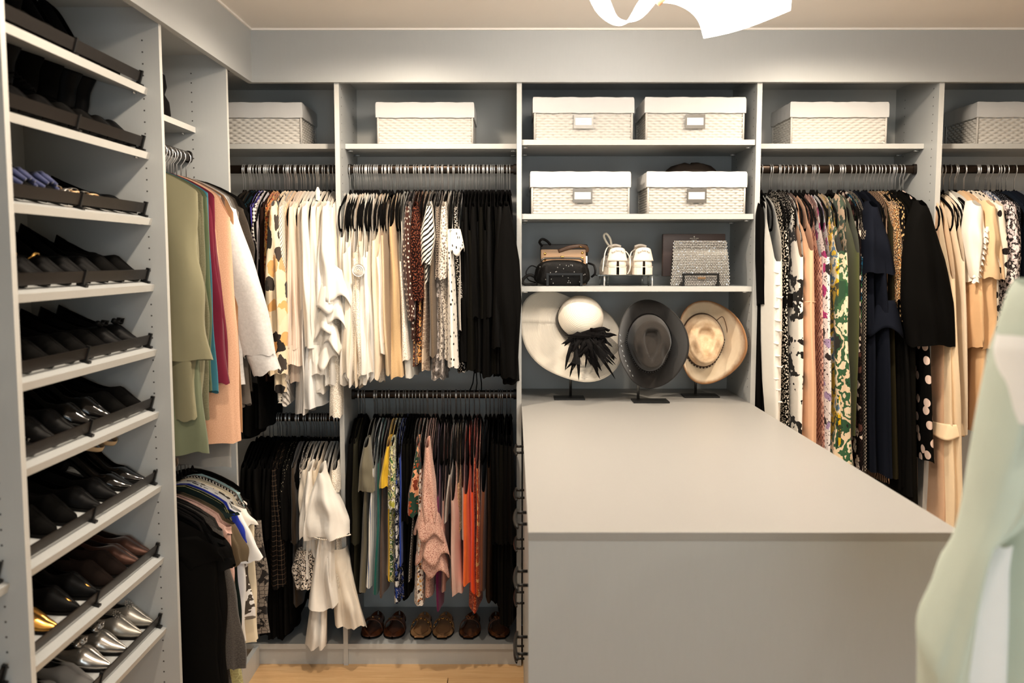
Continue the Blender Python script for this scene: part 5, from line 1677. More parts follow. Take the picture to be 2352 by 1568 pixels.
# black bag at the back
bb = MB().box(-.094, .094, -.016, .016, 0, .160, bev=.010).build('handbag', plain('black_leather', C(14, 12, 12), .45, spec=.25, bump=(200, .15, .001)), None, True, auto=.6,
                                                                loc=(P(1296, 600, Y=3.64).x, 3.652, Z3 + .002), rot=(-.05, 0, 0))
tag(bb, 'black leather bag leaning behind the tan clutch', 'handbag')
MB().tube([(-.06 + .0135 * i, -.0175, .136) for i in range(10)], .0012, 5).build('stitching', plain('pale_thread', C(196, 190, 180), .6), bb, True)
MB().tube([poly([(-.085, -.01, .150), (-.098, -.022, .166), (-.088, -.03, .178), (-.07, -.022, .172), (-.055, -.014, .158)], i / 16) for i in range(17)], .005, 8).build('handle', MATS['black_leather'], bb, True)
MB().tube([poly([(-.096, 0, .06), (-.128, -.01, .075), (-.150, -.02, .05), (-.142, -.02, .02), (-.112, -.01, .008)], i / 20) for i in range(21)], .0026, 6).build('strap', MATS['black_leather'], bb, True)
MB().tube([poly([(.096, 0, .085), (.118, -.012, .075), (.122, -.015, .045), (.108, -.008, .03)], i / 16) for i in range(17)], .0045, 6).build('strap', MATS['black_leather'], bb, True)

# silver crystal bag
M_CRY = plain('faceted_crystal', C(226, 222, 216), .14, .45)
M_SILV = plain('silver_mesh', C(70, 67, 63), .4, .5)
sbx = P(1608, 610, Y=3.55).x
sb = thing('crystal_bag', 'trapezoid handbag covered in silver crystals on a black stand', 'handbag', (sbx, 3.556, Z3 + .001))
ws = lambda z: .113 - .012 * z / .17
cm = MB()
for i in range(21):
    z0, z1 = .17 * i / 21, .17 * (i + 1) / 21
    bz = .010 if i == 0 else 0
cm.grid(lambda u, v: ((2 * u - 1) * ws(v * .17), -.018 * math.sin(PI * min(1, v * 1.1 + .1)) ** .5, v * .168), 20, 12)
cm.grid(lambda u, v: ((1 - 2 * u) * ws(v * .17), .018 * math.sin(PI * min(1, v * 1.1 + .1)) ** .5, v * .168), 20, 12)
cm.build('body', M_SILV, sb, True)
cr = MB()
oct_v = [(1, 0, 0), (.5, 0, .87), (-.5, 0, .87), (-1, 0, 0), (-.5, 0, -.87), (.5, 0, -.87), (.45, -.8, .3), (-.45, -.8, .3), (0, -.8, -.52)]
oct_f = [(6, 7, 8), (0, 1, 6), (1, 2, 7, 6), (2, 3, 7), (3, 4, 8, 7), (4, 5, 8), (5, 0, 6, 8)]
rr = random.Random(8)
nz = 27
for j in range(nz):
    z = .004 + .166 * j / (nz - 1)
    n = 34
    for i in range(n + (j % 2)):
        x = (-1 + 2 * (i + (.5 if j % 2 == 0 else 0)) / n) * ws(z)
        if j < 2 and abs(x) < .078 and abs(x) > .062:
            continue
        yy = -.018 * math.sin(PI * min(1, z / .168 * 1.1 + .1)) ** .5
        r = .0029
        a1, a2 = rr.uniform(-.5, .5), rr.uniform(-.5, .5)
        R = Matrix.Translation((x, yy, z)) @ Matrix.Rotation(a1, 4, 'X') @ Matrix.Rotation(a2, 4, 'Z')
        cr.add([R @ Vector((p[0] * r, p[1] * r * .8, p[2] * r)) for p in oct_v], oct_f)
o = cr.build('crystals', M_CRY, sb)
o['kind'] = 'stuff'
MB().box(-.012, .018, -.026, -.021, .026, .034, bev=.001).build('clasp_plate', plain('aged_brass', C(150, 120, 90), .35, .8), sb)
# dark brown box bag with small stamped emblem
M_DKBR = plain('dark_brown_leather', C(50, 34, 30), .5, bump=(300, .08, .0006))
db = MB().box(-.122, .122, -.014, .014, 0, .165, bev=.004).build('handbag', M_DKBR, None, True, auto=.6, loc=(P(1594, 590, Y=3.60).x, 3.61, Z3 + .036), rot=(-.04, 0, 0))
tag(db, 'dark brown flat box bag with a tiny stamped emblem behind the crystal bag', 'handbag')
M_FOIL = plain('silver_foil', C(176, 172, 160), .35, .6)
em = MB()
em.add([(.0, -.0146, .157), (-.0030, -.0146, .1535), (0, -.0146, .151), (.0030, -.0146, .1535)], [(0, 1, 2, 3)])
em.add([(-.0017, -.0146, .149), (.0017, -.0146, .149), (0, -.0146, .1445)], [(0, 1, 2)])
em.add([(-.0105, -.0146, .1412), (.0105, -.0146, .1412), (.0105, -.0146, .1398), (-.0105, -.0146, .1398)], [(0, 1, 2, 3)])
for i in range(5):
    for s in (-1, 1):
        x = s * (.0055 + i * .0026)
        em.box(x - .0008, x + .0008, -.0146, -.0143, .1462, .1482)
em.build('emblem', M_FOIL, db)
MB().box(-.04, .04, -.03, .012, 0, .0355).build('riser_block', M_BLACKMETAL, db, loc=(0, .0, -.0360))

# clear riser
rx0, rx1 = P(1372, 633, Y=3.53).x, P(1516, 633, Y=3.53).x
rw = rx1 - rx0
rise_h = P(1440, 631, Y=3.53).z - Z3
rs_ = thing('shoe_riser', 'clear acrylic riser on slim chrome legs under the white sneakers', 'stand', ((rx0 + rx1) / 2, 3.60, Z3))
MB().box(-rw / 2, rw / 2, -.07, .10, rise_h - .005, rise_h, bev=.001).build('plate', M_CLEAR, rs_)
for sx in (-1, 1):
    for a in (.028, .046):
        for sy in (-.060, .085):
            if (a < .03) == (sy < 0):
                MB().tube([(sx * (rw / 2 - a), sy, 0), (sx * (rw / 2 - a), sy, rise_h - .005)], .0032, 8).build('leg', M_CHROME, rs_, True)
            else:
                MB().tube([(sx * (rw / 2 - a + .004), sy, 0), (sx * (rw / 2 - a + .004), sy, rise_h - .005)], .0026, 8).build('leg', M_CLEAR, rs_, True)


# ================================================================== shoes
def sstp(a, b, x):
    t = min(1, max(0, (x - a) / (b - a)))
    return t * t * (3 - 2 * t)


def shoe(label, mat, L=.25, hh=.0, point=.6, vamp=.62, heel='none', insole=None, sole=None, ht=.055, wid=1.0, group=None, cat='shoe', name='shoe', mule=False, toeh=.5,
         solet=.006, capm=None, square=False):
    sole = sole or MATS['black_sole']
    insole = insole or MATS['black_lining']
    zs = lambda s: hh * (1 - sstp(.08, .66, s)) + .004 * sstp(.85, 1, s) + solet

    def w(s):
        base = np.interp(s, [0, .02, .08, .18, .4, .55, .7, .8, .9, .96, 1], [.004, .016, .026, .0295, .027, .033, .0405, .0385 - .006 * point, .031 - .012 * point, .022 - .012 * point,
                                                                           (.018 if square else .003)])
        return base * wid

    def hgt(s):
        return np.interp(s, [0, .05, .3, .55, .68, .85, .95, 1], [ht, ht, ht * .75, ht * .62, ht * .85, ht * toeh, ht * toeh * .6, .006])

    def qmax(s):
        return np.interp(s, [0, .03, .1, vamp - .14, vamp, 1], [1, .72, .60, .58, 1, 1])
    m = MB()
    s0 = vamp - .22 if mule else 0.0
    S = [s0 + (1 - s0) * (i / 30) for i in range(31)]
    nq = 7
    vs, fs = [], []
    for s in S:
        z0, ww, h, qm = zs(s), w(s), hgt(s), qmax(s)
        if mule:
            qm = 1.0
        for side in (-1, 1):
            for j in range(nq + 1):
                ph_ = PI / 2 * (j / nq) * qm
                vs.append((s * L, side * ww * math.cos(ph_) ** .7, z0 + h * math.sin(ph_) ** .85))
    st = 2 * (nq + 1)
    for i in range(len(S) - 1):
        for side in (0, 1):
            for j in range(nq):
                a = i * st + side * (nq + 1) + j
                f = (a, a + 1, a + st + 1, a + st)
                fs.append(f if side else f[::-1])
    m.add(vs, fs)
    up = m.build(name, mat, None, True)
    tag(up, label, cat, group)
    md = up.modifiers.new('thick', 'SOLIDIFY')
    md.thickness = .0016
    m = MB()
    SS = [i / 26 for i in range(27)]
    for zz, k in ((lambda s: zs(s) - solet, 1.03),):
        vs, fs = [], []
        for s in SS:
            for side in (-1, 1):
                for zo in (0, solet + .001):
                    vs.append((s * L * 1.012 - .0015, side * w(s) * 1.05, zz(s) + zo))
        for i in range(26):
            a = i * 4
            fs += [(a, a + 4, a + 6, a + 2), (a + 1, a + 3, a + 7, a + 5), (a, a + 1, a + 5, a + 4), (a + 2, a + 6, a + 7, a + 3)]
        m.add(vs, fs)
    m.build('outsole', sole, up)
    m = MB()
    m.grid(lambda u, v: ((.015 + u * (vamp + .12)) * L, (2 * v - 1) * w(.015 + u * (vamp + .12)) * .94, zs(.015 + u * (vamp + .12)) + .0022), 16, 4)
    m.build('insole', insole, up, True)
    if heel == 'block':
        m = MB()
        m.add([(.01 * L, -.022, 0), (.01 * L, .022, 0), (.17 * L, .022, 0), (.17 * L, -.022, 0), (.0, -.025, hh), (.0, .025, hh), (.21 * L, .025, hh * .92), (.21 * L, -.025, hh * .92)],
              [(0, 1, 2, 3), (0, 4, 5, 1), (1, 5, 6, 2), (2, 6, 7, 3), (3, 7, 4, 0), (4, 7, 6, 5)])
        m.build('heel', sole, up)
    elif heel == 'stiletto':
        MB().tube([(.05 * L, 0, 0), (.055 * L, 0, hh * .4), (.08 * L, 0, hh * .8), (.10 * L, 0, hh)], [.005, .006, .012, .022], 10).build('heel', sole, up, True)
    return up


plain('black_sole', C(13, 12, 11), .6, spec=.15)
plain('black_lining', C(20, 18, 17), .7, spec=.1)
M_SUEDE = plain('black_suede', C(11, 10, 9), .9, spec=.06)
M_CALF = plain('black_calf', C(9, 8, 8), .5, spec=.10)
M_PATENT = plain('black_patent', C(8, 7, 7), .12, spec=.4, coat=.35)
M_TAUPE = plain('taupe_lining', C(150, 126, 108), .6)
M_SILVER = plain('silver_leather', C(196, 192, 186), .22, .9)
M_PEWTER = plain('pewter_leather', C(168, 162, 152), .35, .7)
M_BRONZESN = fabric('bronze_snakeskin', 'snake', (60, 36, 26), (168, 116, 82), (206, 160, 120), s=3, th=.1, metal=.5, rough=.35)
M_GOLDL = plain('gold_leather', C(206, 154, 78), .25, .9)
M_GLIT = fabric('black_glitter_shoe', 'plain', (24, 23, 24), rough=.3)
M_GGREY = plain('grey_glitter', C(128, 126, 124), .35, .6, bump=(900, 1.0, .002))
M_NUDE = plain('nude_leather', C(222, 186, 142), .45)
M_BLUES = fabric('blue_satin_ruffle', 'plain', (54, 60, 96), rough=.7)
M_MARBLE = fabric('pale_marbled', 'heather', (196, 198, 198), (110, 116, 120), s=2)
M_CRYST = plain('crystal_brooch', C(226, 224, 222), .08, .9)


def boot(label, mat, H=.15, group=None, heel=.04, L=.25):
    b = shoe(label, mat, L=L, hh=heel, point=.5, vamp=.40, heel='block', ht=.062, group=group, cat='boot', name='boot')
    m = MB()
    prof = [(.0, .05, .034), (.25, .052, .034), (.55, .048, .036), (1, .052, .042)]
    rows = []
    for i in range(13):
        t = i / 12
        rx = np.interp(t, [p[0] for p in prof], [p[1] for p in prof])
        ry = np.interp(t, [p[0] for p in prof], [p[2] for p in prof])
        rows.append((rx, ry, heel + .03 + (H - .03) * t, .050 - .004 * math.sin(PI * t)))
    vs, fs = [], []
    for rx, ry, z, x in rows:
        for j in range(24):
            a = 2 * PI * j / 24
            vs.append((x + rx * math.cos(a), ry * math.sin(a), z + .004 * math.cos(a)))
    fs = [(i * 24 + j, i * 24 + (j + 1) % 24, (i + 1) * 24 + (j + 1) % 24, (i + 1) * 24 + j) for i in range(12) for j in range(24)]
    m.add(vs, fs)
    o = m.build('shaft', mat, b, True)
    md = o.modifiers.new('thick', 'SOLIDIFY')
    md.thickness = .003
    return b


def brooch(s, x, z, r, y=0):
    m = MB()
    for k, (rr_, n) in enumerate(((r, 12), (r * .62, 8))):
        for i in range(n):
            a = 2 * PI * i / n
            m.lathe([(0, -.0028), (.0026, 0), (0, .0028)], 6, Matrix.Translation((x + rr_ * .75 * math.cos(a), y + rr_ * math.sin(a), z + .002 * k - .4 * rr_ * math.cos(a))))
    m.build('crystal_brooch', M_CRYST, s)


def bow(s, mat, x, z, w=.03):
    m = MB()
    for sd in (-1, 1):
        m.tube([(x, 0, z), (x - .004, sd * w * .5, z + .009), (x, sd * w, z + .007), (x + .006, sd * w * .55, z - .002), (x, 0, z)], [.003, .007, .008, .006, .003], 8, flat=(1, .5))
    m.lathe([(0, -.006), (.006, -.003), (.006, .003), (0, .006)], 10, Matrix.Translation((x, 0, z + .002)))
    m.build('bow', mat, s, True)


def band(s, mat, x, w, h, wy, name='strap', z0=.004, r=.006):
    pts = [(x, -wy, z0), (x - .002, -wy * .85, z0 + h * .6), (x - .004, -wy * .4, z0 + h * .95), (x - .004, 0, z0 + h), (x - .004, wy * .4, z0 + h * .95), (x - .002, wy * .85, z0 + h * .6), (x, wy, z0)]
    return MB().tube([poly(pts, i / 18) for i in range(19)], r, 8, flat=(w / r / 2, .25), up=(1, 0, 0)).build(name, mat, s, True)


def put(s, k, i, off=0.0, yaw=0.0, n=8):
    y = YD1[1] + .048 + i * ((YD2[0] - YD1[1] - .096) / (n - 1))
    L = max(v.co.x for v in s.data.vertices)
    s.matrix_world = shelf_M(k, y) @ Matrix.Translation((-.030 - L - off, 0, .0005)) @ Matrix.Rotation(yaw, 4, 'Z')
    return s


GR = lambda k: ('black shoes on shelf %s' % SHROW[k])
SHL = lambda k: '%s shoe shelf' % SHROW[k]
NF = ('nearer', 'farther')
# row 0 (top)
for i in (0, 1):
    s = shoe('%s strappy black heel on the top shoe shelf' % NF[i].capitalize(), M_CALF, hh=.085, heel='stiletto', vamp=.72, ht=.04)
    pts = [(.02, -.026, .10), (.0, -.03, .15), (.02, 0, .172), (.06, .0, .168), (.05, .03, .14), (.02, .026, .10)]
    MB().tube([poly(pts, j / 20) for j in range(21)], .004, 8, flat=(1.4, .5)).build('ankle_strap', M_CALF, s, True)
    put(s, 0, i)
for i in (2.6, 3.7):
    put(boot('%s slim black boot on the top shoe shelf' % NF[int(i > 3)].capitalize(), M_SUEDE, H=.15, heel=.03), 0, i)
for i in (5, 6.2):
    put(shoe('%s sleek high black pump on the top shoe shelf' % NF[int(i > 6)].capitalize(), M_CALF, hh=.085, heel='block', ht=.055), 0, i)
# row 1
for i in (0, 1):
    put(shoe('%s low black slip-on beside the lace-up boots on the second shoe shelf' % NF[i].capitalize(), M_SUEDE, ht=.06, point=.3), 1, i)
for i in (2, 3.2):
    b = boot('%s lace-up black boot on the second shoe shelf' % NF[int(i > 3)].capitalize(), M_CALF, H=.13, heel=.025)
    for q in range(5):
        MB().tube([(.10 + .012 * q, -.02, .085 - .006 * q), (.105 + .012 * q, 0, .093 - .006 * q), (.10 + .012 * q, .02, .085 - .006 * q)], .0018, 6).build('lace', M_SUEDE, b, True)
    put(b, 1, i)
for i in (4.3, 5.3):
    put(boot('%s black suede ankle boot on the second shoe shelf' % NF[int(i > 5)].capitalize(), M_SUEDE, H=.13, heel=.03), 1, i)
for i in (6.3, 7.1):
    put(boot('%s smooth black ankle boot nearest the divider on the second shoe shelf' % NF[int(i > 7)].capitalize(), M_CALF, H=.13, heel=.02), 1, i)
# row 2
for i in (0, 1):
    s = shoe('%s pale marbled pump with black heel on the third shoe shelf' % NF[i].capitalize(), M_MARBLE, hh=.05, heel='block', ht=.05)
    put(s, 2, i)
for i in (2, 3):
    s = shoe('%s black shoe with a blue ruffled front on the third shoe shelf' % NF[i - 2].capitalize(), M_SUEDE, hh=.05, heel='block', ht=.05)
    for q in range(5):
        a = PI * (q + .5) / 5
        MB().tube([(.15 + .012 * (q % 2), .034 * math.cos(a), .03 + .022 * math.sin(a)), (.175, .04 * math.cos(a), .032 + .026 * math.sin(a)), (.205, .032 * math.cos(a), .026 + .02 * math.sin(a))],
                  [.006, .011, .007], 8, flat=(1, .7)).build('ruffle', M_BLUES, s, True)
    put(s, 2, i)
for i in (4.2, 5.1):
    s = shoe('%s silver and tan sandal by the middle post of the third shoe shelf' % NF[int(i - 4)].capitalize(), M_NUDE, ht=.02, vamp=.8, toeh=.7, point=.1)
    for x in (.16, .19, .215):
        band(s, M_SILVER if x < .2 else M_NUDE, x, .012, .03, .04)
    put(s, 2, i)
for i in (6, 7):
    put(shoe('%s low black flat at the far end of the third shoe shelf' % NF[i - 6].capitalize(), M_CALF, ht=.035), 2, i)
# row 3
for i in range(4):
    s = shoe('%s black loafer with a gold horsebit on the fourth shoe shelf' % ('Nearest', 'Second', 'Third', 'Fourth')[i], M_CALF, ht=.055, vamp=.52, point=.3)
    m = MB()
    m.tube([(.155, .016 * math.cos(a), .048 + .006 * math.sin(a)) for a in [j * PI / 4 for j in range(8)]], .0026, 6, closed=True)
    m.tube([(.155, -.030, .040), (.157, 0, .054), (.155, .030, .040)], .0024, 6)
    m.build('horsebit', M_GOLD, s, True)
    put(s, 3, i)
for i in (4, 5):
    s = shoe('%s black pump with a metallic toe tip on the fourth shoe shelf' % NF[i - 4].capitalize(), M_CALF, hh=.03, heel='block')
    if i == 4:
        MB().tube([(.243, -.008, .012), (.250, 0, .013), (.243, .008, .012)], .003, 6).build('toe_tip', M_SILVER, s, True)
    put(s, 3, i)
for i in (6, 7):
    put(shoe('%s dark rounded shoe at the far end of the fourth shoe shelf' % NF[i - 6].capitalize(), M_SUEDE, ht=.06, point=.2, vamp=.5), 3, i)
# row 4
for i in (0, 1):
    put(shoe('%s glossy black pointed flat on the fifth shoe shelf' % NF[i].capitalize(), M_PATENT, ht=.045, insole=M_TAUPE), 4, i)
for i in (2, 3):
    put(shoe('%s black slipper with a taupe insole on the fifth shoe shelf' % NF[i - 2].capitalize(), M_SUEDE, ht=.05, insole=M_TAUPE, point=.3), 4, i)
for i in (4, 5):
    put(shoe('%s plain black suede flat right of the post on the fifth shoe shelf' % NF[i - 4].capitalize(), M_SUEDE, ht=.05), 4, i)
for i in (6, 7):
    s = shoe('%s black shoe with a knotted bow on the fifth shoe shelf' % NF[i - 6].capitalize(), M_CALF, ht=.05)
    bow(s, M_CALF, .17, .052)
    put(s, 4, i)
# row 5
for i in (0, 1):
    s = shoe('%s black flat sprinkled with glitter on the sixth shoe shelf' % NF[i].capitalize(), M_SUEDE, ht=.045)
    m = MB()
    r_ = random.Random(i)
    for q in range(60):
        x = r_.uniform(.15, .235)
        a = r_.uniform(.3, PI - .3)
        m.lathe([(0, -.0012), (.0011, 0), (0, .0012)], 5, Matrix.Translation((x, .034 * math.cos(a) * (1 - (x - .15) * 4), .008 + .038 * math.sin(a) * (1 - (x - .15) * 4))))
    m.build('glitter', M_CRYST, s)['kind'] = 'stuff'
    put(s, 5, i)
for i in (2, 3):
    put(shoe('%s matte black pump on the sixth shoe shelf' % NF[i - 2].capitalize(), M_CALF, hh=.04, heel='block'), 5, i)
for i in (4, 5):
    put(shoe('%s patent pointed pump gleaming on the sixth shoe shelf' % NF[i - 4].capitalize(), M_PATENT, hh=.04, heel='block', point=1.0), 5, i)
for i in (6, 7):
    put(shoe('%s black suede flat at the far end of the sixth shoe shelf' % NF[i - 6].capitalize(), M_SUEDE, ht=.055), 5, i)
# row 6
for i in (2.0, 3.0):
    put(shoe('%s black suede mule on the seventh shoe shelf' % NF[int(i > 2)].capitalize(), M_SUEDE, ht=.06, mule=True, point=.3), 6, i, off=.01)
for i in (4.2, 5.2):
    put(shoe('%s black pointed flat left of the nude-strapped pair on the seventh shoe shelf' % NF[int(i > 5)].capitalize(), M_CALF, ht=.05, point=1.0), 6, i)
for i in (6.3, 7.15):
    s = shoe('%s black pump with a nude ankle strap on the seventh shoe shelf' % NF[int(i > 7)].capitalize(), M_PATENT, hh=.05, heel='block', ht=.035, point=1.0, vamp=.7)
    pts = [(.015, 0, .108), (.03, -.036, .106), (.08, -.044, .098), (.125, -.02, .094), (.13, .01, .095), (.09, .044, .10), (.035, .038, .108), (.015, 0, .108)]
    MB().tube([poly(pts, j / 30) for j in range(31)], .0075, 8, flat=(.25, 1.0), up=(1, 0, 0)).build('ankle_strap', M_NUDE, s, True)
    MB().tube([(.015, 0, .108), (.012, 0, .07)], .006, 6, flat=(.4, 1.2)).build('heel_strap', M_NUDE, s, True)
    put(s, 6, i)
# row 7
for i in (2.7, 3.7):
    s = shoe('%s black pump with a gold back and copper toe on the eighth shoe shelf' % NF[int(i > 3)].capitalize(), M_CALF, hh=.045, heel='block', point=1.0)
    m = MB()
    m.grid(lambda u, v: (.004 + .10 * u, (1 if v > .5 else -1) * np.interp(.02 + .4 * u, [0, .08, .18, .45], [.01, .0275, .0315, .029]) * 1.03, .052 + (.03 if int(v * 10) % 2 else .0) * (1 - u)), 8, 1)
    pts = []
    for j in range(17):
        a = -1.9 + 3.8 * j / 16
        pts.append((.055 - .055 * math.cos(a), .031 * math.sin(a) if abs(a) < 1.6 else .031 * math.copysign(1, a), .078))
    MB().tube(pts, .017, 8, flat=(.16, 1.0), up=(0, 0, 1)).build('heel_counter', M_GOLDL, s, True)
    MB().tube([(.19, -.006, .036), (.215, -.003, .027), (.243, 0, .016)], [.005, .006, .003], 8).build('toe_stripe', M_GOLDL, s, True)
    put(s, 7, i, yaw=.05)
for i in (4.65, 5.5):
    put(shoe('%s dark brown suede loafer on the eighth shoe shelf' % NF[int(i > 5)].capitalize(), plain('espresso_suede', C(24, 17, 14), .9, spec=.06), ht=.058, vamp=.5, point=.3), 7, i)
for i in (6.35, 7.15):
    put(shoe('%s bronze snakeskin flat on the eighth shoe shelf' % NF[int(i > 7)].capitalize(), M_BRONZESN, ht=.045, point=.5), 7, i)
put(shoe('single gold glitter flat peeking at the near end of the eighth shoe shelf', M_GOLDL, ht=.04), 7, 1.7)
# row 8
for i in (7.2, 6.4):
    s = shoe('%s pewter flat with a round crystal brooch on the lowest shoe shelf' % NF[int(i > 7)].capitalize(), M_PEWTER, ht=.05, point=1.0)
    brooch(s, .165, .050, .017)
    put(s, 8, i)
for i in (5.35, 4.35):
    s = shoe('%s shiny silver pump with a jewelled bow on the lowest shoe shelf' % NF[int(i > 5)].capitalize(), M_SILVER, ht=.05, point=1.0)
    bow(s, M_SILVER, .155, .052, .026)
    brooch(s, .158, .058, .008)
    put(s, 8, i)
for i in (3.35, 2.35):
    put(shoe('%s grey glitter flat on the lowest shoe shelf' % NF[int(i > 3)].capitalize(), M_GGREY, ht=.045), 8, i)
put(shoe('bronze flat at the near corner of the lowest shoe shelf', M_BRONZESN, ht=.045), 8, 1.2)

# sandals on the bottom panel of the double-rod bay
M_COGN = plain('cognac_leather', C(96, 54, 30), .42)
M_TANL = plain('light_tan_leather', C(196, 150, 104), .42)
M_CHEST = plain('chestnut_leather', C(110, 66, 36), .38)


def floor_shoe(s, px, yaw=0.0):
    p = P(px, 1468, Z=BOT_T)
    L = max(v.co.x for v in s.data.vertices)
    s.location = (p.x, p.y + L - .004, BOT_T + .0005)
    s.rotation_euler = (0, 0, -PI / 2 + yaw)
    return s


for j, px in enumerate((849, 901)):
    s = shoe('%s dark cognac mule with gold studs on the closet floor' % ('Left', 'Right')[j], M_COGN, L=.24, ht=.02, point=.0, vamp=.85, wid=1.05, insole=M_COGN, toeh=.3, cat='sandal', name='sandal')
    band(s, M_COGN, .150, .055, .048, .043, 'wide_strap')
    for q in (-.024, 0, .024):
        MB().lathe([(0, .004), (.003, .003), (.004, 0)], 10, Matrix.Translation((.140, q, .052 - abs(q) * .25))).build('stud', M_GOLD, s, True)
    floor_shoe(s, px)
for j, px in enumerate((963, 1015)):
    s = shoe('%s light tan slide with a gold chain on the closet floor' % ('Left', 'Right')[j], M_TANL, L=.24, ht=.016, point=.15, vamp=.9, wid=1.05, insole=M_TANL, toeh=.3, square=True, cat='sandal', name='sandal')
    band(s, M_TANL, .140, .03, .046, .043, 'strap')
    for q in range(7):
        a = PI * (q + .5) / 7
        c_, s_ = math.cos(a), math.sin(a)
        ring_pts = [(.160 + .006 * math.cos(t), .038 * c_ + .006 * math.sin(t) * s_, .014 + .042 * s_ - .006 * math.sin(t) * c_) for t in [w_ * PI / 4 for w_ in range(8)]]
        MB().tube(ring_pts, .0018, 6, closed=True).build('chain_link', M_GOLD, s, True)
    floor_shoe(s, px)
for j, px in enumerate((1081, 1136)):
    s = shoe('%s chestnut sandal with a knotted strap on the closet floor' % ('Left', 'Right')[j], M_CHEST, L=.24, ht=.016, point=.2, vamp=.9, wid=1.05, insole=M_CHEST, toeh=.3, square=True, cat='sandal', name='sandal')
    band(s, M_CHEST, .150, .03, .046, .043, 'strap')
    bow(s, M_CHEST, .150, .052, .016)
    floor_shoe(s, px, (-.04, .10)[j])

# white sneakers on the riser, heels to the room
M_SNK = plain('white_sneaker_leather', C(240, 228, 214), .45, bump=(160, .08, .0006))
M_RUB = plain('white_rubber', C(236, 222, 206), .55)
M_LACE = fabric('white_lace_cord', 'plain', (226, 220, 206))
M_INK = plain('grey_ink', C(112, 108, 104), .7)


def sneaker(label, px):
    s = shoe(label, M_SNK, L=.255, hh=.0, point=.0, vamp=.50, ht=.060, wid=1.28, solet=.028, sole=M_RUB, insole=M_SNK, toeh=.6, cat='sneaker', name='sneaker')
    MB().tube([(.003 + .030 - .033 * math.cos(a), .038 * math.sin(a), .030) for a in [-1.5 + 3.0 * j / 16 for j in range(17)]], .0016, 6).build('sole_line', M_LACE, s, True)
    # raised padded heel collar and tab
    m = MB()
    m.grid(lambda u, v: (.004 + .030 - (.031 - .003 * v) * math.cos(-1.25 + 2.5 * u), (.037 - .011 * v) * math.sin(-1.25 + 2.5 * u) * 1.0, .052 + .052 * v - .010 * abs(2 * u - 1) ** 2 * v), 18, 8)
    tb = m.build('heel_tab', M_SNK, s, True)
    md = tb.modifiers.new('thick', 'SOLIDIFY')
    md.thickness = .005
    m = MB()
    m.grid(lambda u, v: (.10 + .06 * u, (2 * v - 1) * .024, .085 + .028 * (1 - u) + .006 * math.sin(PI * v)), 8, 6)
    tn = m.build('tongue', M_SNK, s, True)
    md = tn.modifiers.new('thick', 'SOLIDIFY')
    md.thickness = .006
    for q in range(4):
        MB().tube([(.118 + .014 * q, -.028, .078 - .006 * q), (.122 + .014 * q, 0, .098 - .008 * q), (.118 + .014 * q, .028, .078 - .006 * q)], .0026, 6).build('lace', M_LACE, s, True)
    # heel lettering on an arc
    for wd, a0 in (('Run', -.62), ('Easy', 0.0), ('Kin', .62)):
        cu = bpy.data.curves.new('letters', 'FONT')
        cu.body = wd
        cu.size = .0105
        cu.align_x, cu.align_y = 'CENTER', 'CENTER'
        cu.extrude = .0002
        tmp = bpy.data.objects.new('letters', cu)
        COL.objects.link(tmp)
        me = bpy.data.meshes.new_from_object(tmp.evaluated_get(bpy.context.evaluated_depsgraph_get()))
        bpy.data.objects.remove(tmp)
        me.materials.clear()
        me.materials.append(M_INK)
        # text x -> shoe -y (seen from behind the heel), text y -> z
        yy = .0235 * math.sin(a0 * 1.3)
        R = Matrix(((0, 0, -1, -.0012 + .0115 * (1 - math.cos(a0 * 1.3))), (-1, 0, 0, -yy), (0, 1, 0, .0915 - .010 * (1 - math.cos(a0 * 1.6)) * 1.2), (0, 0, 0, 1)))
        T = Matrix.Rotation(-a0 * .75, 4, 'Z')
        Y = Matrix.Rotation(a0 * .7, 4, 'Y')
        me.transform(R @ Y @ T)
        link('letters', me, s)
    p = P(px, 628, Y=3.535)
    s.location = (p.x, 3.536, Z3 + rise_h + .0005)
    s.rotation_euler = (0, 0, PI / 2)
    return s


s1 = sneaker('left white sneaker, heel to the room, with a lace loop standing up', 1419)
pts = [(.11, .012, .095), (.09, .020, .135), (.085, .036, .158), (.09, .046, .150), (.10, .034, .125), (.11, .012, .098)]
MB().tube([poly(pts, j / 24) for j in range(25)], .0036, 8, flat=(.5, 1.2)).build('lace_loop', M_LACE, s1, True)
pts = [(.10, .012, .10), (.07, .030, .108), (.03, .046, .085), (.01, .054, .045), (.0, .058, .012)]
MB().tube([poly(pts, j / 24) for j in range(25)], .0024, 6).build('loose_lace', M_LACE, s1, True)
pts = [(.10, -.02, .098), (.05, -.040, .085), (.02, -.050, .055), (.015, -.048, .02), (.02, -.040, .002)]
MB().tube([poly(pts, j / 24) for j in range(25)], .0024, 6).build('loose_lace', M_LACE, s1, True)
s2 = sneaker('right white sneaker, heel to the room, laces tied', 1479)
pts = [(.10, .02, .098), (.06, .042, .085), (.03, .052, .05), (.03, .050, .03)]
MB().tube([poly(pts, j / 24) for j in range(25)], .0024, 6).build('loose_lace', M_LACE, s2, True)

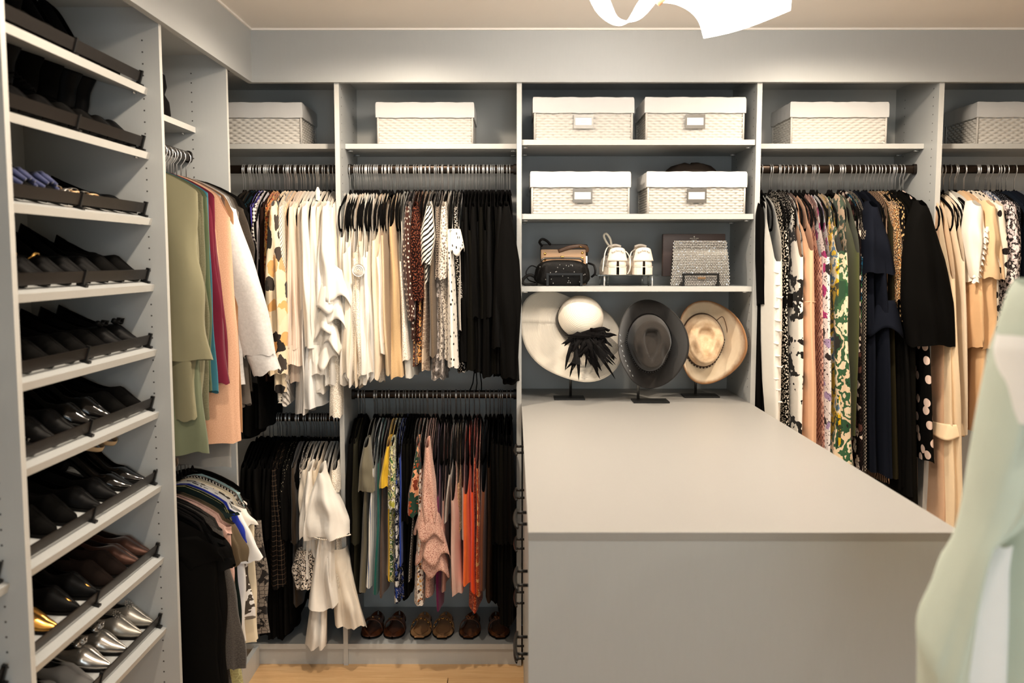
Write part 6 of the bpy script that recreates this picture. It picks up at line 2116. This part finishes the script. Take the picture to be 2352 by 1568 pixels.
# ================================================================== hats on stands
def hat_stand(px0, px1, pym, hx, hy, hz, label):
    a, b = P(px0, pym, Z=TOP_WT), P(px1, pym, Z=TOP_WT)
    t = thing('hat_stand', label, 'stand', ((a.x + b.x) / 2, a.y, TOP_WT), group='hat stands on the worktop')
    w = b.x - a.x
    MB().box(-w / 2, w / 2, -.045, .045, 0, .006, bev=.001).build('base', M_BLACKMETAL, t)
    dx, dy = hx - t.location.x, hy - t.location.y
    MB().tube([(dx, dy * .8, .006), (dx, dy * .8, hz - TOP_WT - .06), (dx, dy * .9, hz - TOP_WT - .02), (dx, dy, hz - TOP_WT)], .0055, 10).build('stem', M_STEEL, t, True)
    MB().lathe([(0, -.012), (.012, -.008), (.016, 0), (.012, .008), (0, .012)], 14, Matrix.Translation((dx, dy, hz - TOP_WT))).build('head', M_STEEL, t, True)
    return t


def straw(name, c1, c2):
    k = NT(name)
    uv = k.mapping('UV')
    sep = k.n('ShaderNodeSeparateXYZ')
    k.l(uv, sep.inputs[0])
    fr = k.math('FRACT', k.math('MULTIPLY', sep.outputs[1], 34.0))
    w = k.math('ABSOLUTE', k.math('SUBTRACT', fr, 0.5))
    n = k.noise(uv, 240, 2)
    k.l(k.mix(k.math('MULTIPLY_ADD', w, .8, k.math('MULTIPLY', n, .25)), c1, c2), k.b.inputs['Base Color'])
    k.b.inputs['Roughness'].default_value = .75
    k.bump(w, .6, .0015)
    return k.m


M_STRAW = straw('white_straw', C(232, 222, 206), C(206, 194, 176))
M_SATIN = plain('black_satin_band', C(22, 18, 17), .35)


def brim(parent, base, prof, c0, mat, ydep, curl, name='brim', nr=16, na=72, axis=None):
    """brim from a closed outline: prof = (angle deg, radius m) in the plane facing the room; ydep(x, z, t) gives each point's depth"""
    ang = [p[0] for p in prof] + [prof[0][0] + 360]
    rad = [p[1] for p in prof] + [prof[0][1]]
    m = MB()
    vs, uv = [], []
    for i in range(nr + 1):
        t = i / nr
        for j in range(na + 1):
            a = -180 + 360 * j / na
            # smooth periodic interpolation
            R = 0
            ws_ = 0
            for d in (-12, -6, 0, 6, 12):
                aa = a + d
                while aa < ang[0]:
                    aa += 360
                while aa > ang[-1]:
                    aa -= 360
                R += np.interp(aa, ang, rad)
            R /= 5
            ar = math.radians(a)
            r0 = c0(ar)
            r = r0 + (R - r0) * t
            x, z = r * math.cos(ar), r * math.sin(ar)
            vs.append((x, ydep(x, z, t, ar), z))
            uv.append((j / na, t))
    n1 = na + 1
    fs = [(i * n1 + j, i * n1 + j + 1, (i + 1) * n1 + j + 1, (i + 1) * n1 + j) for i in range(nr) for j in range(na)]
    m.add(vs, fs)
    m.uv = uv
    o = m.build(name, mat, parent, True)
    md = o.modifiers.new('thick', 'SOLIDIFY')
    md.thickness = .0022
    return o


def place_hat(px, py, y):
    return P(px, py, Y=y)


# white wide-brimmed sun hat
hp = place_hat(1328, 742, 3.60)
m_ = 3.60 / 2124
sun = thing('sun_hat', 'white wide-brimmed straw sun hat with a black feather spray', 'hat', hp)
AX = Vector((.20, -.80, .56)).normalized()
Q = AX.to_track_quat('Z', 'Y').to_matrix().to_4x4()
slope = lambda x, z: -(AX.x * x + AX.z * z) / AX.y       # plane square to the crown axis
brim(sun, None, [(-180, 132 * m_), (-150, 134 * m_), (-125, 128 * m_), (-105, 124 * m_), (-80, 134 * m_), (-60, 138 * m_), (-40, 132 * m_), (-20, 108 * m_), (0, 90 * m_),
                 (25, 66 * m_), (55, 52 * m_), (85, 50 * m_), (105, 56 * m_), (125, 84 * m_), (140, 118 * m_), (160, 140 * m_)],
     lambda a: .055, M_STRAW, lambda x, z, t, a: slope(x, z) * .55 + .022 * math.sin(2 * a + .8) * t * t + .02 * t, 0)
cm = MB()
prof = [(.088, -.004), (.090, .02), (.088, .05), (.080, .078), (.064, .098), (.040, .110), (.016, .115), (0, .116)]
cm.lathe(prof, 48, Q)
n = 48
cm.uv = [(j / n, i * .12 + j / n * .03) for i in range(len(prof)) for j in range(n)]
cm.build('crown', M_STRAW, sun, True)
MB().lathe([(.0905, -.003), (.0925, .003), (.0925, .026), (.0905, .032)], 48, Q).build('ribbon_band', M_SATIN, sun, True)
fp = P(1348, 770, Y=3.50) - hp
M_FEA = fabric('black_feather', 'plain', (14, 12, 12), rough=.6)
rr = random.Random(12)
for i in range(46):
    tx, tz = rr.uniform(-.085, .115), rr.uniform(-.17, -.05)
    if i % 5 == 0:
        tx, tz = rr.uniform(.02, .13), rr.uniform(-.06, .03)
    if i % 7 == 0:
        tx, tz = rr.uniform(-.10, -.05), rr.uniform(-.05, .0)
    sx_, sz_ = rr.uniform(-.05, .07), rr.uniform(.0, .03)
    L_ = math.hypot(tx - sx_, tz - sz_)
    m = MB()
    a = Vector((fp.x + sx_, fp.y + rr.uniform(-.005, .02), fp.z + sz_))
    b = Vector((fp.x + tx, fp.y - rr.uniform(.0, .035), fp.z + tz))
    d = (b - a).normalized()
    sd = d.cross(Vector((0, 1, 0))).normalized()
    vs, fs = [], []
    wv = rr.uniform(.006, .011)
    for q in range(9):
        t = q / 8
        c = a.lerp(b, t) + Vector((0, -.012 * math.sin(PI * t), 0)) + sd * (.006 * math.sin(3 * t + i))
        w = wv * (math.sin(PI * min(1, t * .9 + .12)) ** .7) * (1 + .25 * ((q % 2) * 2 - 1) * (1 if i % 2 else .2))
        w = max(w, .0006)
        vs += [c - sd * w, c + Vector((0, -.0015, 0)), c + sd * w, c + Vector((0, .0012, 0))]
    for q in range(8):
        for e in range(4):
            fs.append((q * 4 + e, q * 4 + (e + 1) % 4, q * 4 + 4 + (e + 1) % 4, q * 4 + 4 + e))
    m.add(vs, fs)
    m.build('feather', M_FEA, sun)
tl = NT('black_tulle')
tl.b.inputs['Base Color'].default_value = C(18, 16, 16)
tl.b.inputs['Roughness'].default_value = .9
vv = tl.voro(tl.mapping('UV'), 60, .1, 'DISTANCE_TO_EDGE')
tl.l(tl.math('LESS_THAN', vv.outputs['Distance'], .16), tl.b.inputs['Alpha'])
for (x0, z0, x1, z1, x2, z2) in ((-.05, .0, -.075, -.10, -.02, -.11), (.06, .02, .13, -.045, .09, -.08), (.0, 0, .05, -.12, .10, -.07)):
    m = MB()
    m.grid(lambda u, v: (fp.x + x0 + u * ((x1 - x0) * (1 - v) + (x2 - x0) * v), fp.y - .012 - .02 * u + .008 * math.sin(7 * v), fp.z + z0 + u * ((z1 - z0) * (1 - v) + (z2 - z0) * v)), 10, 12)
    m.uv = [(i / 10, j / 12) for i in range(11) for j in range(13)]
    m.build('tulle', tl.m, sun, True)
hat_stand(1272, 1342, 915, P(1311, 840, Y=3.62).x, 3.635, P(1311, 800, Y=3.635).z, 'black-based hat stand under the white sun hat')


def cowboy(px, py, y, label, mat_b, mat_c, outline, cw, chh, cd, band_mat, tilt, name='cowboy_hat'):
    c = P(px, py, Y=y)
    mm = y / 2124
    h = thing(name, label, 'hat', c)

    def base_r(a):
        # egg-shaped crown base, pointed towards the front of the hat (downwards)
        x, z = math.cos(a), math.sin(a)
        k = 1 - .20 * max(0, -z) * abs(x) ** .5
        return 1 / math.sqrt((x / (cw * k)) ** 2 + (z / chh) ** 2)
    yd = lambda x, z, t, a: -.055 * (abs(x) / .085) ** 2.6 * t - tilt * z
    brim(h, None, [(d, r * mm) for d, r in outline], lambda a: base_r(a) * .96, mat_b, yd, 0)
    m = MB()
    vs, uv = [], []
    NR, NA = 26, 64
    for i in range(NR + 1):
        t = i / NR
        for j in range(NA):
            a = -PI + 2 * PI * j / NA
            R = base_r(a)
            if t < .5:                    # side wall
                q = t / .5
                r = R * (1 - .20 * q ** 1.5)
                hgt_ = cd * (q ** .8) * .92
            else:                         # rounded top with a teardrop crease
                q = (t - .5) / .5
                r = R * .80 * (1 - q)
                hgt_ = cd * (.92 + .08 * math.sin(PI / 2 * q))
            x, z = r * math.cos(a), r * math.sin(a)
            if t >= .34:
                tz = (z / chh + .62) / 1.15               # 0 at the point, 1 at the back
                wdt = cw * 1.15 * max(.001, tz) ** 1.1 * math.sqrt(max(.001, 1 - min(tz, .999)))
                e = sstp(0, .75, 1 - (x / max(wdt, .004)) ** 2) if 0 < tz < 1 else 0
                e *= sstp(0, .15, tz) * (1 - sstp(.9, 1.0, tz))
                hgt_ -= cd * .26 * e
                pin = math.exp(-((abs(x) - cw * .60) / (cw * .16)) ** 2) * math.exp(-((z + chh * .35) / (chh * .30)) ** 2)
                hgt_ -= cd * .20 * pin
            vs.append((x, -hgt_ - tilt * z, z))
            uv.append((j / NA, t))
    fs = [(i * NA + j, i * NA + (j + 1) % NA, (i + 1) * NA + (j + 1) % NA, (i + 1) * NA + j) for i in range(NR) for j in range(NA)]
    m.add(vs, fs)
    m.uv = uv
    m.build('crown', mat_c, h, True)
    m = MB()
    vs = []
    for dd, k in ((.002, 1.012), (.004, 1.03), (.018, 1.022), (.021, 1.0)):
        for j in range(NA):
            a = -PI + 2 * PI * j / NA
            r = base_r(a) * k
            x, z = r * math.cos(a), r * math.sin(a)
            vs.append((x, -dd - tilt * z, z))
    m.add(vs, [(i * NA + j, i * NA + (j + 1) % NA, (i + 1) * NA + (j + 1) % NA, (i + 1) * NA + j) for i in range(3) for j in range(NA)])
    m.build('hat_band', band_mat, h, True)
    return h, base_r, mm


def felt(name, c1, c2, edge=None):
    k = NT(name)
    uv = k.mapping('UV')
    ob = k.mapping('Object')
    n = k.noise(ob, 26, 4, .65)
    col = k.mix(k.math('MULTIPLY_ADD', n, 1.6, -.4, True), c1, c2)
    if edge:
        sep = k.n('ShaderNodeSeparateXYZ')
        k.l(uv, sep.inputs[0])
        e = k.math('ADD', sep.outputs[1], k.math('MULTIPLY', k.math('SUBTRACT', n, .5), .14))
        col = k.mix(k.math('MULTIPLY', k.math('SUBTRACT', e, .80), 6.5, clamp=True), col, edge)
    k.l(col, k.b.inputs['Base Color'])
    k.b.inputs['Roughness'].default_value = .9
    k.b.inputs['Sheen Weight'].default_value = .2
    k.bump(k.noise(ob, 700, 2), .25, .0005)
    return k.m


outl = [(-180, 86), (-165, 84), (-140, 82), (-120, 92), (-100, 106), (-90, 107), (-80, 106), (-60, 96), (-40, 82), (-15, 76), (0, 76), (15, 77), (40, 84), (60, 92), (80, 98), (90, 99), (100, 99),
        (120, 96), (140, 92), (165, 88)]
M_BF = felt('black_wool_felt', C(32, 27, 23), C(22, 19, 17))
h, br, mm = cowboy(1490, 786, 3.56, 'black felt cowboy hat with a silver-studded band and stitched brim', M_BF, felt('black_crown_felt', C(44, 37, 31), C(27, 23, 20)), outl, .086, .110, .095,
                   M_SATIN, -.18)
m = MB()
for i in range(40):
    a = math.radians(-205 + 190 * i / 39)
    for k, dd in ((1.035, .006), (1.028, .016)):
        r = br(a) * k
        m.lathe([(0, -.0016), (.0014, 0), (0, .0016)], 6, Matrix.Translation((r * math.cos(a), -dd + .18 * r * math.sin(a) - .001, r * math.sin(a))))
m.build('band_studs', M_CHROME, h)['kind'] = 'stuff'
m = MB()
for i in range(9):
    t = i / 8
    x, z = (-.132 + .062 * t ** 1.6), (.045 - .165 * t)
    dy = -.055 * (abs(x) / .085) ** 2.6 * .98 + .18 * z - .004
    m.tube([(x, dy, z), (x + .003, dy + .0005, z - .006)], .0016, 6)
m.build('brim_studs', M_CHROME, h)['kind'] = 'stuff'
hat_stand(1452, 1534, 922, P(1466, 880, Y=3.55).x, 3.555, P(1466, 800, Y=3.555).z, 'black-based hat stand under the black cowboy hat')

outl2 = [(-180, 66), (-150, 66), (-125, 78), (-105, 98), (-90, 103), (-75, 102), (-55, 92), (-30, 82), (0, 78), (20, 80), (40, 87), (60, 92), (80, 92), (90, 90), (110, 86), (135, 78), (160, 68)]
M_CF = felt('cream_felt_brim', C(234, 216, 188), C(224, 202, 170), C(150, 106, 66))
h, br, mm = cowboy(1612, 780, 3.66, 'cream cowboy hat with a singed brown brim and leather band', M_CF, felt('cream_felt_crown', C(232, 210, 176), C(176, 128, 84)), outl2, .084, .104, .09,
                   plain('dark_brown_band', C(70, 48, 34), .5), -.18)
pts = [(.05, -.02, .075), (.07, -.04, .095), (.085, -.035, .07), (.096, -.022, .03), (.098, -.015, -.01)]
MB().tube([poly(pts, j / 18) for j in range(19)], .0016, 6).build('leather_cord', MATS['brown_leather'], h, True)
m = MB()
for i in range(26):
    a = math.radians(-170 + 170 * i / 25)
    r = br(a) * 1.04
    m.lathe([(0, -.005), (.004, -.003), (.005, 0), (.004, .003), (0, .005)], 6, Matrix.Translation((r * math.cos(a), -.010 + .18 * r * math.sin(a), r * math.sin(a))))
m.build('braid', plain('dark_braid', C(52, 36, 26), .6), h, True)
hat_stand(1568, 1648, 910, P(1598, 880, Y=3.67).x, 3.675, P(1598, 800, Y=3.675).z, 'black-based hat stand under the cream cowboy hat')
